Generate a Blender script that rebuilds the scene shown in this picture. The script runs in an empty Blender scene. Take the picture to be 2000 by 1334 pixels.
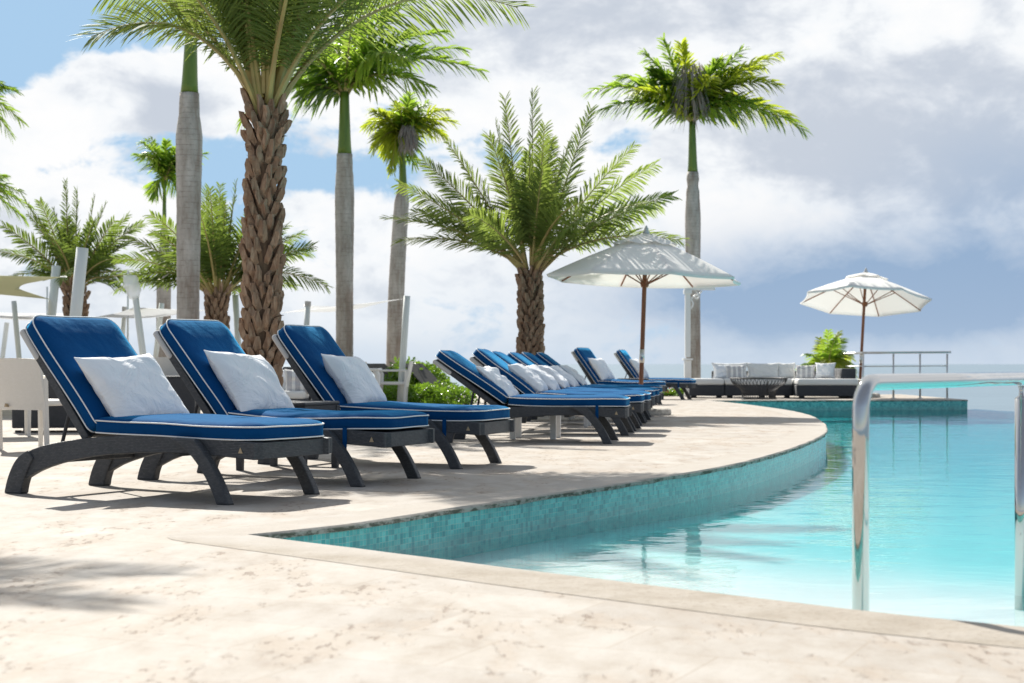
import bpy, bmesh, math, random
from mathutils import Vector, Matrix, noise as mnoise
from mathutils.geometry import tessellate_polygon
R = math.radians
random.seed(7)
scene = bpy.context.scene
COL = scene.collection
CAMZ, F, HY = 0.76, 3200.0, 711.0

def P(x, y, D):
    """photo position (2000 px wide) at distance D metres -> a place in the world"""
    return Vector(((x - 1000) * D / F, D, CAMZ - (y - HY) * D / F))
def G(x, y):
    D = F * CAMZ / (y - HY)
    return Vector(((x - 1000) * D / F, D, 0))

# ------------------------------------------------------------------ mesh helper
class MB:
    def __init__(self): self.v = []; self.f = []; self.uv = {}
    def add(self, vs, fs):
        o = len(self.v); self.v.extend([tuple(p) for p in vs])
        self.f.extend([tuple(i + o for i in f) for f in fs])
    def box(self, c, s, M=None, taper=1.0):
        x, y, z = (k / 2 for k in s); c = Vector(c); vs = []
        for sz in (-1, 1):
            t = taper if sz < 0 else 1.0
            for sx, sy in ((-1, -1), (1, -1), (1, 1), (-1, 1)):
                p = Vector((sx * x * t, sy * y * t, sz * z))
                if M: p = M @ p
                vs.append(c + p)
        self.add(vs, [(3, 2, 1, 0), (4, 5, 6, 7), (0, 1, 5, 4), (1, 2, 6, 5), (2, 3, 7, 6), (3, 0, 4, 7)])
    def rbox(self, c, s, r=.02, n=3, M=None, puff=0.0):
        """box with rounded vertical edges and softened top and bottom edges"""
        hx, hy, hz = s[0] / 2, s[1] / 2, s[2] / 2
        c = Vector(c); rings = []
        prof = []
        for k in range(n + 1):
            a = k / n * math.pi / 2
            prof.append((r * (1 - math.sin(a)), -hz + r * (1 - math.cos(a))))
        prof = [(i, z) for i, z in prof][:]
        top = [(i, -z) for i, z in prof[::-1]]
        for ins, z in prof[:: 1] + top:
            ring = []
            for cx, cy, a0 in ((1, 1, 0), (-1, 1, 90), (-1, -1, 180), (1, -1, 270)):
                for k in range(n + 1):
                    a = R(a0 + 90 * k / n); rr = max(r - ins, .0008)
                    ring.append((cx * (hx - r) + rr * math.cos(a), cy * (hy - r) + rr * math.sin(a), z))
            rings.append(ring)
        m = len(rings[0]); vs = []; fs = []
        for ring in rings: vs += ring
        for i in range(len(rings) - 1):
            for j in range(m):
                k = (j + 1) % m
                fs.append((i * m + j, i * m + k, (i + 1) * m + k, (i + 1) * m + j))
        fs.append(tuple(range(m))[::-1]); fs.append(tuple(range((len(rings) - 1) * m, len(rings) * m)))
        out = []
        for p in vs:
            p = Vector(p)
            if puff:
                q = max(0, 1 - (p.x / hx) ** 2) * max(0, 1 - (p.y / hy) ** 2); p.z += math.copysign(puff * q, p.z)
            if M: p = M @ p
            out.append(c + p)
        self.add(out, fs)
    def tube(self, pts, r, n=8, caps=True, closed=False):
        pts = [Vector(p) for p in pts]; m = len(pts); vs = []; fs = []
        up = None
        for i, p in enumerate(pts):
            if closed: t = pts[(i + 1) % m] - pts[i - 1]
            else: t = pts[min(i + 1, m - 1)] - pts[max(i - 1, 0)]
            if t.length < 1e-9: t = Vector((0, 0, 1))
            t.normalize()
            if up is None:
                up = Vector((0, 0, 1)) if abs(t.z) < .9 else Vector((1, 0, 0))
            a = (up - t * up.dot(t))
            if a.length < 1e-6: a = t.orthogonal()
            a.normalize(); b = t.cross(a); up = a
            rr = r[i] if isinstance(r, (list, tuple)) else r
            for k in range(n):
                g = 2 * math.pi * k / n
                vs.append(p + a * (math.cos(g) * rr) + b * (math.sin(g) * rr))
        for i in range(m if closed else m - 1):
            j = (i + 1) % m
            for k in range(n):
                l = (k + 1) % n
                fs.append((i * n + k, i * n + l, j * n + l, j * n + k))
        if caps and not closed:
            fs.append(tuple(range(n))[::-1]); fs.append(tuple(range((m - 1) * n, m * n)))
        self.add(vs, fs)
    def lathe(self, prof, n=16, c=(0, 0, 0), caps=True):
        c = Vector(c); vs = []; fs = []
        for r, z in prof:
            for k in range(n):
                a = 2 * math.pi * k / n
                vs.append(c + Vector((r * math.cos(a), r * math.sin(a), z)))
        for i in range(len(prof) - 1):
            for k in range(n):
                l = (k + 1) % n
                fs.append((i * n + k, i * n + l, (i + 1) * n + l, (i + 1) * n + k))
        if caps:
            fs.append(tuple(range(n))[::-1]); fs.append(tuple(range((len(prof) - 1) * n, len(prof) * n)))
        self.add(vs, fs)
    def extrude(self, prof, y0, y1):
        """closed (x,z) outline swept from y0 to y1; outline given as matched upper and lower rows"""
        up, lo = prof; n = len(up); vs = []; fs = []
        for y in (y0, y1):
            for x, z in up: vs.append((x, y, z))
            for x, z in lo: vs.append((x, y, z))
        o = 2 * n
        for i in range(n - 1):
            fs.append((i, i + 1, n + i + 1, n + i)); fs.append((o + i + 1, o + i, o + n + i, o + n + i + 1))
            fs.append((i + 1, i, o + i, o + i + 1)); fs.append((n + i, n + i + 1, o + n + i + 1, o + n + i))
        fs.append((0, n, o + n, o)); fs.append((n - 1, o + n - 1, o + 2 * n - 1, 2 * n - 1))
        self.add(vs, fs)
    def build(self, name, mat, parent=None, smooth=False, bevel=0, M=None, uv=None, fixn=False, sub=0):
        me = bpy.data.meshes.new(name)
        vs = [tuple(M @ Vector(p)) for p in self.v] if M else self.v
        me.from_pydata(vs, [], self.f)
        if fixn:
            bm = bmesh.new(); bm.from_mesh(me); bmesh.ops.recalc_face_normals(bm, faces=bm.faces); bm.to_mesh(me); bm.free()
        if uv:
            lay = me.uv_layers.new(name='UVMap')
            for lp in me.loops: lay.data[lp.index].uv = uv[lp.vertex_index]
        if smooth: me.polygons.foreach_set('use_smooth', [True] * len(me.polygons))
        me.materials.append(mat); me.update()
        o = bpy.data.objects.new(name, me); COL.objects.link(o)
        if parent: o.parent = parent
        if bevel:
            b = o.modifiers.new('edge', 'BEVEL'); b.width = bevel; b.segments = 2; b.limit_method = 'ANGLE'; b.angle_limit = R(40)
        if sub:
            s = o.modifiers.new('soft', 'SUBSURF'); s.levels = sub; s.render_levels = sub
        return o

def tag(o, label=None, cat=None, group=None, kind=None):
    if label: o['label'] = label
    if cat: o['category'] = cat
    if group: o['group'] = group
    if kind: o['kind'] = kind
    return o
def thing(name, label, cat, loc=(0, 0, 0), rz=0.0, group=None):
    o = bpy.data.objects.new(name, None); COL.objects.link(o); o.empty_display_size = .2
    o.location = loc; o.rotation_euler = (0, 0, rz)
    return tag(o, label, cat, group)
def dup(root, label, loc, rz, group=None):
    r = root.copy(); COL.objects.link(r); r.location = loc; r.rotation_euler = (0, 0, rz); r['label'] = label
    if group: r['group'] = group
    for ch in list(root.children):
        c = ch.copy(); COL.objects.link(c); c.parent = r
        for g in ch.children:
            d = g.copy(); COL.objects.link(d); d.parent = c
    return r

# ------------------------------------------------------------------ node helper
class NT:
    def __init__(self, tree): self.t = tree; self.n = tree.nodes; self.l = tree.links
    def new(self, typ, **kw):
        n = self.n.new(typ)
        for k, v in kw.items(): setattr(n, k, v)
        return n
    def put(self, sock, v):
        if isinstance(v, bpy.types.NodeSocket): self.l.new(v, sock)
        elif v is not None: sock.default_value = v
    def math(self, op, a, b=None, c=None, clamp=False):
        n = self.new('ShaderNodeMath', operation=op, use_clamp=clamp)
        self.put(n.inputs[0], a); self.put(n.inputs[1], b); self.put(n.inputs[2], c)
        return n.outputs[0]
    def mix(self, fac, a, b, blend='MIX'):
        n = self.new('ShaderNodeMix', data_type='RGBA', blend_type=blend)
        self.put(n.inputs[0], fac); self.put(n.inputs[6], a); self.put(n.inputs[7], b)
        return n.outputs[2]
    def noise(self, vec, scale, detail=4, rough=.5, dist=0.0, out=0):
        n = self.new('ShaderNodeTexNoise'); self.put(n.inputs['Vector'], vec)
        n.inputs['Scale'].default_value = scale; n.inputs['Detail'].default_value = detail
        n.inputs['Roughness'].default_value = rough; n.inputs['Distortion'].default_value = dist
        return n.outputs[out]
    def ramp(self, fac, stops):
        n = self.new('ShaderNodeValToRGB'); self.put(n.inputs[0], fac); e = n.color_ramp.elements
        while len(e) < len(stops): e.new(.5)
        for k, (p, c) in enumerate(stops):
            e[k].position = p; e[k].color = c if len(c) == 4 else (*c, 1)
        return n.outputs[0]
    def step(self, v, lo, hi):
        n = self.new('ShaderNodeMapRange', interpolation_type='SMOOTHSTEP'); self.put(n.inputs[0], v)
        n.inputs[1].default_value = lo; n.inputs[2].default_value = hi
        return n.outputs[0]
    def mapping(self, vec, scale=(1, 1, 1), rot=(0, 0, 0), loc=(0, 0, 0)):
        n = self.new('ShaderNodeMapping'); self.put(n.inputs[0], vec)
        n.inputs['Scale'].default_value = scale; n.inputs['Rotation'].default_value = rot; n.inputs['Location'].default_value = loc
        return n.outputs[0]
    def bump(self, h, strength=.3, dist=.01):
        n = self.new('ShaderNodeBump'); n.inputs['Strength'].default_value = strength; n.inputs['Distance'].default_value = dist
        self.put(n.inputs['Height'], h); return n.outputs[0]
    def coord(self, which='Object'):
        return self.new('ShaderNodeTexCoord').outputs[which]

def newmat(name, col=(.5, .5, .5), rough=.6, metal=0.0, spec=.5):
    m = bpy.data.materials.new(name); m.use_nodes = True
    t = NT(m.node_tree); b = m.node_tree.nodes['Principled BSDF']
    b.inputs['Base Color'].default_value = (*col, 1); b.inputs['Roughness'].default_value = rough
    b.inputs['Metallic'].default_value = metal; b.inputs['Specular IOR Level'].default_value = spec
    return m, t, b
def rgb(*c): return (*c, 1.0)

M_ = {}
# --- fabric of the mattresses
m, t, b = newmat('navy_fabric', rough=.9, spec=.08)
co = t.coord(); n1 = t.noise(co, 9, 3)
t.put(b.inputs['Base Color'], t.mix(n1, rgb(.0019, .046, .155), rgb(.0026, .060, .195)))
b.inputs['Sheen Weight'].default_value = .6; b.inputs['Sheen Roughness'].default_value = .30; b.inputs['Sheen Tint'].default_value = (.05, .50, .92, 1)
wv = t.noise(t.mapping(co, (900, 900, 900)), 1, 1); sm = t.noise(co, 7, 3)
t.put(b.inputs['Normal'], t.bump(t.math('ADD', t.math('MULTIPLY', wv, .03), sm), .35, .03))
M_['navy'] = m
# --- white fabrics
def white_fabric(name, col, transl=0.0, wr=6.0, bs=.5, bd=.02, sheet=False):
    m, t, b = newmat(name, col, .85, spec=.2)
    co = t.coord(); n1 = t.noise(co, 3, 4); n2 = t.noise(t.mapping(co, (1, 1, 1)), wr, 5, .55, 1.2)
    t.put(b.inputs['Base Color'], t.mix(n1, (*[c * .94 for c in col], 1), (*col, 1)))
    t.put(b.inputs['Normal'], t.bump(n2, bs, bd))
    if transl:
        tr = t.new('ShaderNodeBsdfTranslucent'); tr.inputs[0].default_value = (*[c * .95 for c in col], 1)
        mx = t.new('ShaderNodeMixShader'); mx.inputs[0].default_value = transl
        out = m.node_tree.nodes['Material Output']
        t.l.new(b.outputs[0], mx.inputs[1]); t.l.new(tr.outputs[0], mx.inputs[2]); t.l.new(mx.outputs[0], out.inputs[0])
    return m
M_['pillow'] = white_fabric('white_cotton', (.86, .87, .89), 0, 4, 1.0, .05)
M_['seat_white'] = white_fabric('white_upholstery', (.80, .79, .76), 0, 5, .4, .02)
M_['canopy'] = white_fabric('white_canvas', (.90, .89, .86), .25, 1.5, .02, .01)
M_['sail'] = white_fabric('cream_sailcloth', (.68, .70, .50), .26, 2, .1, .03)
M_['sail_white'] = white_fabric('pale_sailcloth', (.90, .91, .92), .6, 2, .1, .03)
M_['piping'] = newmat('white_piping', (.78, .78, .78), .7)[0]
M_['pocket'] = white_fabric('grey_canvas', (.56, .55, .54), 0, 20, .3, .005)
m, t, b = newmat('striped_cotton', rough=.85, spec=.2)
co = t.coord(); sx = t.new('ShaderNodeSeparateXYZ'); t.put(sx.inputs[0], co)
w = t.math('FRACT', t.math('MULTIPLY', sx.outputs[0], 8.5)); w2 = t.math('FRACT', t.math('MULTIPLY', sx.outputs[0], 51))
fine = t.math('GREATER_THAN', w2, .45)
t.put(b.inputs['Base Color'], t.mix(t.math('MULTIPLY', t.math('GREATER_THAN', w, .42), t.math('ADD', t.math('MULTIPLY', fine, .45), .4)), rgb(.78, .77, .74), rgb(.34, .33, .36)))
t.put(b.inputs['Normal'], t.bump(t.noise(co, 6, 4, .5, 1), .6, .03))
M_['stripe'] = m
# --- wicker
def wicker(name, c1, c2, s=62.0, bs=.8, rough=.55, gap=.28):
    m, t, b = newmat(name, c1, rough)
    co = t.coord(); sp = t.new('ShaderNodeSeparateXYZ'); t.put(sp.inputs[0], co)
    cb = t.new('ShaderNodeCombineXYZ'); t.put(cb.inputs[0], t.math('ADD', sp.outputs[0], sp.outputs[1])); t.put(cb.inputs[1], sp.outputs[2])
    br = t.new('ShaderNodeTexBrick'); t.put(br.inputs['Vector'], cb.outputs[0])
    br.inputs['Scale'].default_value = s; br.inputs['Mortar Size'].default_value = .07; br.inputs['Mortar Smooth'].default_value = .9
    br.inputs['Brick Width'].default_value = .9; br.inputs['Row Height'].default_value = .42; br.inputs['Bias'].default_value = -.2
    br.inputs['Color1'].default_value = (*c1, 1); br.inputs['Color2'].default_value = (*c2, 1); br.inputs['Mortar'].default_value = (*[k * gap for k in c1], 1)
    t.put(b.inputs['Base Color'], t.mix(t.noise(co, 4, 3), br.outputs[0], t.mix(.5, br.outputs[0], (*c2, 1))))
    t.put(b.inputs['Normal'], t.bump(t.math('SUBTRACT', 1.0, br.outputs[1]), bs, .004))
    return m
M_['wicker'] = wicker('slate_wicker', (.046, .051, .060), (.098, .104, .115), 48, 1.0)
M_['wicker_box'] = wicker('charcoal_wicker', (.046, .049, .058), (.070, .074, .084), gap=.5)
M_['wicker_white'] = wicker('cream_wicker', (.78, .75, .69), (.84, .81, .76), 40, .4, gap=.8)
M_['resin'] = newmat('white_resin', (.78, .78, .77), .4)[0]
M_['tan'] = newmat('tan_badge', (.42, .32, .20), .5)[0]
M_['black_rubber'] = newmat('black_rubber', (.02, .02, .022), .7)[0]
M_['iron'] = newmat('black_iron', (.018, .017, .018), .5)[0]
M_['sling'] = newmat('black_sling', (.030, .030, .028), .7)[0]
# --- wood
m, t, b = newmat('red_wood', rough=.4)
co = t.coord(); g = t.noise(t.mapping(co, (60, 60, 4)), 1, 4)
t.put(b.inputs['Base Color'], t.ramp(g, [(.3, (.17, .052, .018)), (.7, (.33, .115, .042))])); M_['wood'] = m
m, t, b = newmat('pale_teak', rough=.6)
co = t.coord(); g = t.noise(t.mapping(co, (8, 70, 8)), 1, 4)
t.put(b.inputs['Base Color'], t.ramp(g, [(.3, (.34, .27, .21)), (.7, (.55, .46, .38))])); M_['teak'] = m
# --- metal
m, t, b = newmat('polished_steel', (.52, .515, .505), .12, 1.0)
co = t.coord(); t.put(b.inputs['Roughness'], t.math('MULTIPLY_ADD', t.noise(co, 30, 3), .07, .015)); M_['chrome'] = m
M_['steel'] = newmat('brushed_steel', (.62, .62, .60), .28, 1.0)[0]
m, t, b = newmat('white_paint', (.66, .70, .68), .5)
co = t.coord(); t.put(b.inputs['Base Color'], t.mix(t.noise(t.mapping(co, (4, 4, .6)), 2, 5), rgb(.66, .71, .68), rgb(.80, .82, .81))); M_['post'] = m
m, t, b = newmat('cast_concrete', rough=.85)
co = t.coord(); t.put(b.inputs['Base Color'], t.ramp(t.noise(co, 14, 6, .65), [(.3, (.22, .20, .17)), (.55, (.50, .47, .42)), (.8, (.58, .55, .50))])); t.put(b.inputs['Normal'], t.bump(t.noise(co, 40, 4), .5, .01)); M_['concrete'] = m
# --- palm bark
m, t, b = newmat('date_bark', rough=.85)
co = t.coord(); oi = t.noise(co, 7, 3); g = t.noise(t.mapping(co, (26, 26, 5)), 1, 5, .6, .6)
c = t.ramp(g, [(.28, (.105, .062, .038)), (.5, (.31, .205, .135)), (.75, (.50, .375, .265))])
t.put(b.inputs['Base Color'], t.mix(t.math('MULTIPLY', t.step(oi, .45, .7), .55), c, rgb(.25, .135, .075)))
t.put(b.inputs['Normal'], t.bump(g, .9, .02)); M_['bark'] = m
m, t, b = newmat('old_fibre', rough=.9)
co = t.coord(); g = t.noise(t.mapping(co, (30, 30, 8)), 1, 5, .6)
t.put(b.inputs['Base Color'], t.ramp(g, [(.3, (.045, .028, .018)), (.7, (.19, .12, .07))])); M_['fibre'] = m
m, t, b = newmat('royal_bark', rough=.8)
co = t.coord(); sp = t.new('ShaderNodeSeparateXYZ'); t.put(sp.inputs[0], co)
warp = t.math('ADD', sp.outputs[2], t.math('MULTIPLY', t.noise(co, 3, 3), .06))
ringm = t.math('MULTIPLY', t.math('MULTIPLY', t.math('SUBTRACT', 1.0, t.step(t.math('ABSOLUTE', t.math('SINE', t.math('MULTIPLY', warp, 41.0))), 0, .30)), t.step(t.noise(t.mapping(co, (6, 6, 9)), 1, 3), .38, .62)), .55)
blot = t.noise(t.mapping(co, (5, 5, 1.4)), 1, 6, .65)
fine = t.noise(t.mapping(co, (16, 16, 16)), 1, 6, .7)
base = t.ramp(blot, [(.30, (.24, .19, .15)), (.45, (.38, .345, .305)), (.60, (.50, .465, .425)), (.8, (.60, .57, .53))])
base = t.mix(t.math('MULTIPLY', t.step(t.noise(t.mapping(co, (4, 4, .7), loc=(3, 1, 0)), 1, 4), .55, .72), .6), base, rgb(.20, .125, .085))
base = t.mix(t.math('MULTIPLY', t.step(fine, .5, .7), .35), base, rgb(.16, .14, .12))
t.put(b.inputs['Base Color'], t.mix(ringm, base, rgb(.15, .125, .10)))
t.put(b.inputs['Normal'], t.bump(t.math('ADD', fine, t.math('MULTIPLY', ringm, -1.5)), .5, .015)); M_['royal'] = m
m, t, b = newmat('green_crownshaft', rough=.35)
co = t.coord(); g = t.noise(t.mapping(co, (9, 9, 1.2)), 1, 4)
t.put(b.inputs['Base Color'], t.ramp(g, [(.3, (.070, .135, .014)), (.7, (.150, .225, .028))])); M_['shaft'] = m
# --- leaves
def leaf(name, c1, c2, tr, transl=.42, rough=.55):
    m, t, b = newmat(name, c1, rough, spec=.28)
    oi = t.new('ShaderNodeObjectInfo'); co = t.coord()
    f = t.math('ADD', t.math('MULTIPLY', oi.outputs['Random'], .6), t.math('MULTIPLY', t.noise(co, 2.2, 2), .5), clamp=True)
    t.put(b.inputs['Base Color'], t.mix(f, (*c1, 1), (*c2, 1)))
    tb = t.new('ShaderNodeBsdfTranslucent'); t.put(tb.inputs[0], t.mix(f, (*tr, 1), (*[k * 1.25 for k in tr], 1)))
    mx = t.new('ShaderNodeMixShader'); mx.inputs[0].default_value = transl
    out = m.node_tree.nodes['Material Output']
    t.l.new(b.outputs[0], mx.inputs[1]); t.l.new(tb.outputs[0], mx.inputs[2]); t.l.new(mx.outputs[0], out.inputs[0])
    return m
M_['date_leaf'] = leaf('date_leaf', (.075, .125, .028), (.145, .185, .050), (.27, .35, .065), .5)
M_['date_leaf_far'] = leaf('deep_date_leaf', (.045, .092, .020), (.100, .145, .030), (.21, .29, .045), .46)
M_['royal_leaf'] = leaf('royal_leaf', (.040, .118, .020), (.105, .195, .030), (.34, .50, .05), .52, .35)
M_['sunlit_leaf'] = leaf('sunlit_royal_leaf', (.085, .150, .020), (.190, .225, .026), (.48, .56, .04), .54, .4)  # yellower copy of the royal leaf, sunlight put into its colour
M_['hedge_leaf'] = leaf('hedge_leaf', (.040, .120, .014), (.120, .240, .025), (.24, .40, .03), .35, .3)
M_['dry'] = leaf('dry_flower', (.30, .26, .25), (.42, .37, .35), (.4, .34, .3), .25, .8)
m, t, b = newmat('frond_stalk', rough=.5)
co = t.coord(); t.put(b.inputs['Base Color'], t.ramp(t.noise(co, 5, 3), [(.3, (.34, .25, .10)), (.7, (.42, .36, .13))])); M_['stalk'] = m
M_['flower'] = leaf('red_flower', (.5, .06, .03), (.6, .16, .03), (.5, .08, .03), .3, .5)

# ================================================================== SETTING
SUN_TO = Vector((-.301, .704, .643)).normalized()
EXPOSURE = 0.75
SKYK = 0.06
def make_world():
    w = bpy.data.worlds.new('World'); scene.world = w; w.use_nodes = True
    t = NT(w.node_tree); bg = w.node_tree.nodes['Background']
    sky = t.new('ShaderNodeTexSky', sky_type='NISHITA'); sky.sun_disc = False
    sky.sun_elevation = math.asin(SUN_TO.z); sky.sun_rotation = math.atan2(SUN_TO.x, SUN_TO.y)
    sky.air_density = 1.0; sky.dust_density = .6; sky.ozone_density = 1.5
    d = t.coord('Generated'); sp = t.new('ShaderNodeSeparateXYZ'); t.put(sp.inputs[0], d)
    az = t.math('ARCTAN2', sp.outputs[0], sp.outputs[1]); el = t.math('ARCSINE', sp.outputs[2])
    def blob(x, y, rx, ry):          # a patch of sky centred at an azimuth and an elevation
        a0, e0 = math.atan((x - 1000) / F), math.atan((HY - y) / F)
        a = t.math('DIVIDE', t.math('SUBTRACT', az, a0), rx / F); e = t.math('DIVIDE', t.math('SUBTRACT', el, e0), ry / F)
        q = t.math('ADD', t.math('MULTIPLY', a, a), t.math('MULTIPLY', e, e))
        return t.math('EXPONENT', t.math('MULTIPLY', q, -1.0))
    def total(items):
        s = None
        for wt, bl in items:
            x = t.math('MULTIPLY', blob(*bl), wt); s = x if s is None else t.math('ADD', s, x)
        return s
    v1 = t.mapping(d, (1, 1, 1.9), loc=(.31, .12, .05))
    n_big = t.noise(v1, 9, 9, .56, .35); n_mid = t.noise(t.mapping(d, (1, 1, 1.6), loc=(1.3, .4, 2.0)), 20, 10, .62, .25)
    n_sh = t.noise(t.mapping(d, (1, 1, 1.8), loc=(.34, .12, .085)), 9, 6, .55, .35)
    cov = t.math('ADD', t.math('MULTIPLY', n_big, .52), t.math('MULTIPLY', n_mid, .64))
    blue = total([(-.50, (90, 50, 300, 95)), (-.22, (330, 285, 150, 40)), (-.24, (540, 335, 240, 42)), (-.16, (620, 270, 140, 34)), (-.30, (20, 150, 120, 60)),
                  (-.25, (1230, 275, 130, 42)), (-.22, (900, 300, 160, 45)), (.34, (230, 190, 190, 110)), (-.07, (640, 400, 520, 170)), (.10, (850, 480, 300, 80)), (.3, (1500, 60, 600, 300)), (.25, (1900, 200, 300, 300))])
    front = t.step(sp.outputs[1], -.15, .55)
    m = t.math('MULTIPLY', t.step(t.math('ADD', cov, blue), .42, .535), t.math('MULTIPLY_ADD', front, .75, .25))
    k = 1.0 / (2 ** EXPOSURE) / SKYK
    def c(r, g, bb):
        lin = lambda s: ((s / 255 + .055) / 1.055) ** 2.4
        return (lin(r) * k, lin(g) * k, lin(bb) * k, 1)
    # how thick a cloud is decides how grey its underside looks
    thick = t.math('ADD', t.math('SUBTRACT', t.math('MULTIPLY', n_sh, 1.0), t.math('MULTIPLY', n_big, .25)), total([
        (.16, (1200, 30, 420, 120)), (.20, (1900, 290, 300, 170)), (.20, (340, 225, 130, 70)), (.12, (560, 560, 260, 60)), (-.10, (900, 380, 420, 200)), (.10, (1560, 260, 200, 120)), (-.16, (1330, 130, 180, 80)), (-.14, (1560, 410, 160, 60))]))
    cl = t.ramp(t.step(t.math('ADD', thick, t.math('MULTIPLY', t.math('SUBTRACT', n_mid, .5), .75)), .20, .66),
                [(0, c(255, 255, 255)), (.35, c(247, 250, 253)), (.65, c(228, 233, 240)), (1, c(202, 210, 222))])
    # rain-grey bank low in the north-east and pale air near the horizon
    slate = t.math('MULTIPLY', total([(1.35, (1830, 585, 400, 125)), (.70, (1350, 600, 300, 95)), (.55, (2000, 380, 240, 130))]), t.math('MULTIPLY_ADD', n_mid, .9, .45), clamp=True)
    cl = t.mix(slate, cl, c(152, 178, 209))
    blu = t.mix(t.math('MULTIPLY', front, .95), sky.outputs[0], c(168, 204, 236))
    col = t.mix(m, blu, cl)
    hz = t.math('MULTIPLY', t.math('SUBTRACT', 1.0, t.step(el, .0, .075)), t.math('SUBTRACT', 1.0, t.math('MULTIPLY', slate, .8)), clamp=True)
    col = t.mix(t.math('MULTIPLY', hz, .62), col, c(222, 232, 242))
    hz2 = t.math('SUBTRACT', 1.0, t.step(el, .0, .03))
    col = t.mix(t.math('MULTIPLY', hz2, .45), col, c(184, 204, 226))
    # below the horizon: nothing but sea is there, keep it dim
    col = t.mix(t.step(el, -.02, -.10), col, c(120, 140, 155))
    t.put(bg.inputs[0], col); bg.inputs[1].default_value = SKYK
make_world()

sun = bpy.data.lights.new('sun', 'SUN'); sun.energy = 4.6; sun.angle = R(.5); sun.color = (1, .955, .875)
so = bpy.data.objects.new('sun', sun); COL.objects.link(so)
so.rotation_euler = SUN_TO.to_track_quat('Z', 'Y').to_euler(); so.location = SUN_TO * 80

def smooth_path(pts, step=.25):
    pts = [Vector((p[0], p[1], 0)) for p in pts]; out = []
    for i in range(len(pts) - 1):
        p0, p1, p2, p3 = pts[max(i - 1, 0)], pts[i], pts[i + 1], pts[min(i + 2, len(pts) - 1)]
        n = max(2, int((p2 - p1).length / step))
        for k in range(n):
            u = k / n
            out.append(.5 * ((2 * p1) + (p2 - p0) * u + (2 * p0 - 5 * p1 + 4 * p2 - p3) * u * u + (3 * p1 - p0 - 3 * p2 + p3) * u ** 3))
    out.append(pts[-1]); return out
CORNER = (-1.18, 7.26)
near_edge = smooth_path([(9.0, .3), (5.0, 2.42), (2.6, 3.93), (1.473, 4.713), (1.047, 5.046), (.424, 5.640), (.093, 5.965), (-.473, 6.55), CORNER])
far_edge = smooth_path([CORNER, (-.791, 7.72), (-.375, 8.50), (.148, 9.43), (.79, 10.60), (1.662, 12.37), (2.51, 14.74), (3.30, 17.45), (3.76, 19.60), (4.08, 21.6), (4.38, 24.0), (4.52, 26.5), (4.46, 29.2), (4.30, 32.0), (4.05, 34.0)])
plat = [Vector((4.05, 34.0, 0)), Vector((9.65, 34.7, 0)), Vector((9.72, 41.0, 0))]
pool_path = near_edge + far_edge[1:] + plat[1:]
deck_outline = list(pool_path) + [Vector(p) for p in ((-5, 41, 0), (-6, 46, 0), (-6, 75, 0), (-60, 75, 0), (-60, -8, 0), (9, -8, 0))]
# deck sheet
vs = [(p.x, p.y, 0) for p in deck_outline]
tri = tessellate_polygon([[Vector(v) for v in vs]])
dk = MB(); dk.add(vs, [tuple(f) for f in tri])
m, t, b = newmat('worn_coral_stone', rough=.8, spec=.25)
co = t.coord(); 
big = t.noise(co, .55, 5, .55); mid = t.noise(t.mapping(co, (1.5, .7, 1), rot=(0, 0, R(16))), 3.2, 7, .64); fine = t.noise(co, 26, 6, .65)
base = t.ramp(mid, [(.25, (.30, .248, .20)), (.42, (.385, .345, .298)), (.58, (.435, .402, .360)), (.8, (.475, .45, .415))])
base = t.mix(t.math('MULTIPLY', t.step(big, .48, .68), .45), base, rgb(.41, .35, .285))
pv = t.new('ShaderNodeTexBrick'); t.put(pv.inputs['Vector'], t.mapping(co, (1, 1, 1), rot=(0, 0, R(24))))
pv.inputs['Scale'].default_value = 1.0; pv.inputs['Brick Width'].default_value = .62; pv.inputs['Row Height'].default_value = .41
pv.inputs['Mortar Size'].default_value = .006; pv.inputs['Mortar Smooth'].default_value = .6; pv.inputs['Color1'].default_value = rgb(.86, .85, .85); pv.inputs['Color2'].default_value = rgb(1.0, 1.0, 1.0); pv.inputs['Mortar'].default_value = rgb(.84, .80, .76)
base = t.mix(.8, base, pv.outputs[0], 'MULTIPLY')
patch = t.step(t.noise(t.mapping(co, (3.6, 1.5, 2.3), rot=(0, 0, R(16)), loc=(4, 2, 0)), 1, 5, .65), .49, .60)
pits = t.step(t.noise(t.mapping(co, (26, 9, 20), rot=(0, 0, R(16))), 1, 6, .68), .54, .63)
pits2 = t.step(t.noise(t.mapping(co, (90, 36, 60), rot=(0, 0, R(16))), 1, 3, .6), .62, .72)
pm = t.math('MULTIPLY', t.math('ADD', t.math('MULTIPLY', pits, patch), t.math('MULTIPLY', pits2, t.math('MULTIPLY_ADD', patch, .4, .12)), clamp=True), .70)
base = t.mix(t.math('MULTIPLY', patch, .42), base, rgb(.38, .31, .245))
base = t.mix(pm, base, rgb(.19, .14, .105))
t.put(b.inputs['Base Color'], base)
hgt = t.math('SUBTRACT', t.math('ADD', t.math('MULTIPLY', fine, .5), t.math('MULTIPLY', mid, .6)), t.math('MULTIPLY', pm, 1.4))
t.put(b.inputs['Normal'], t.bump(hgt, .45, .012))
tag(dk.build('pool_deck', m, fixn=True), kind='structure')
# the deck's outer face towards the sea
lip = MB()
out = [(9.72, 41), (-5, 41), (-6, 46), (-6, 75), (-60, 75)]
for (x0, y0), (x1, y1) in zip(out, out[1:]):
    lip.add([(x0, y0, -.004), (x1, y1, -.004), (x1, y1, -5.5), (x0, y0, -5.5)], [(0, 1, 2, 3)])
tag(lip.build('sea_wall', M_['concrete']), kind='structure')

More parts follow.
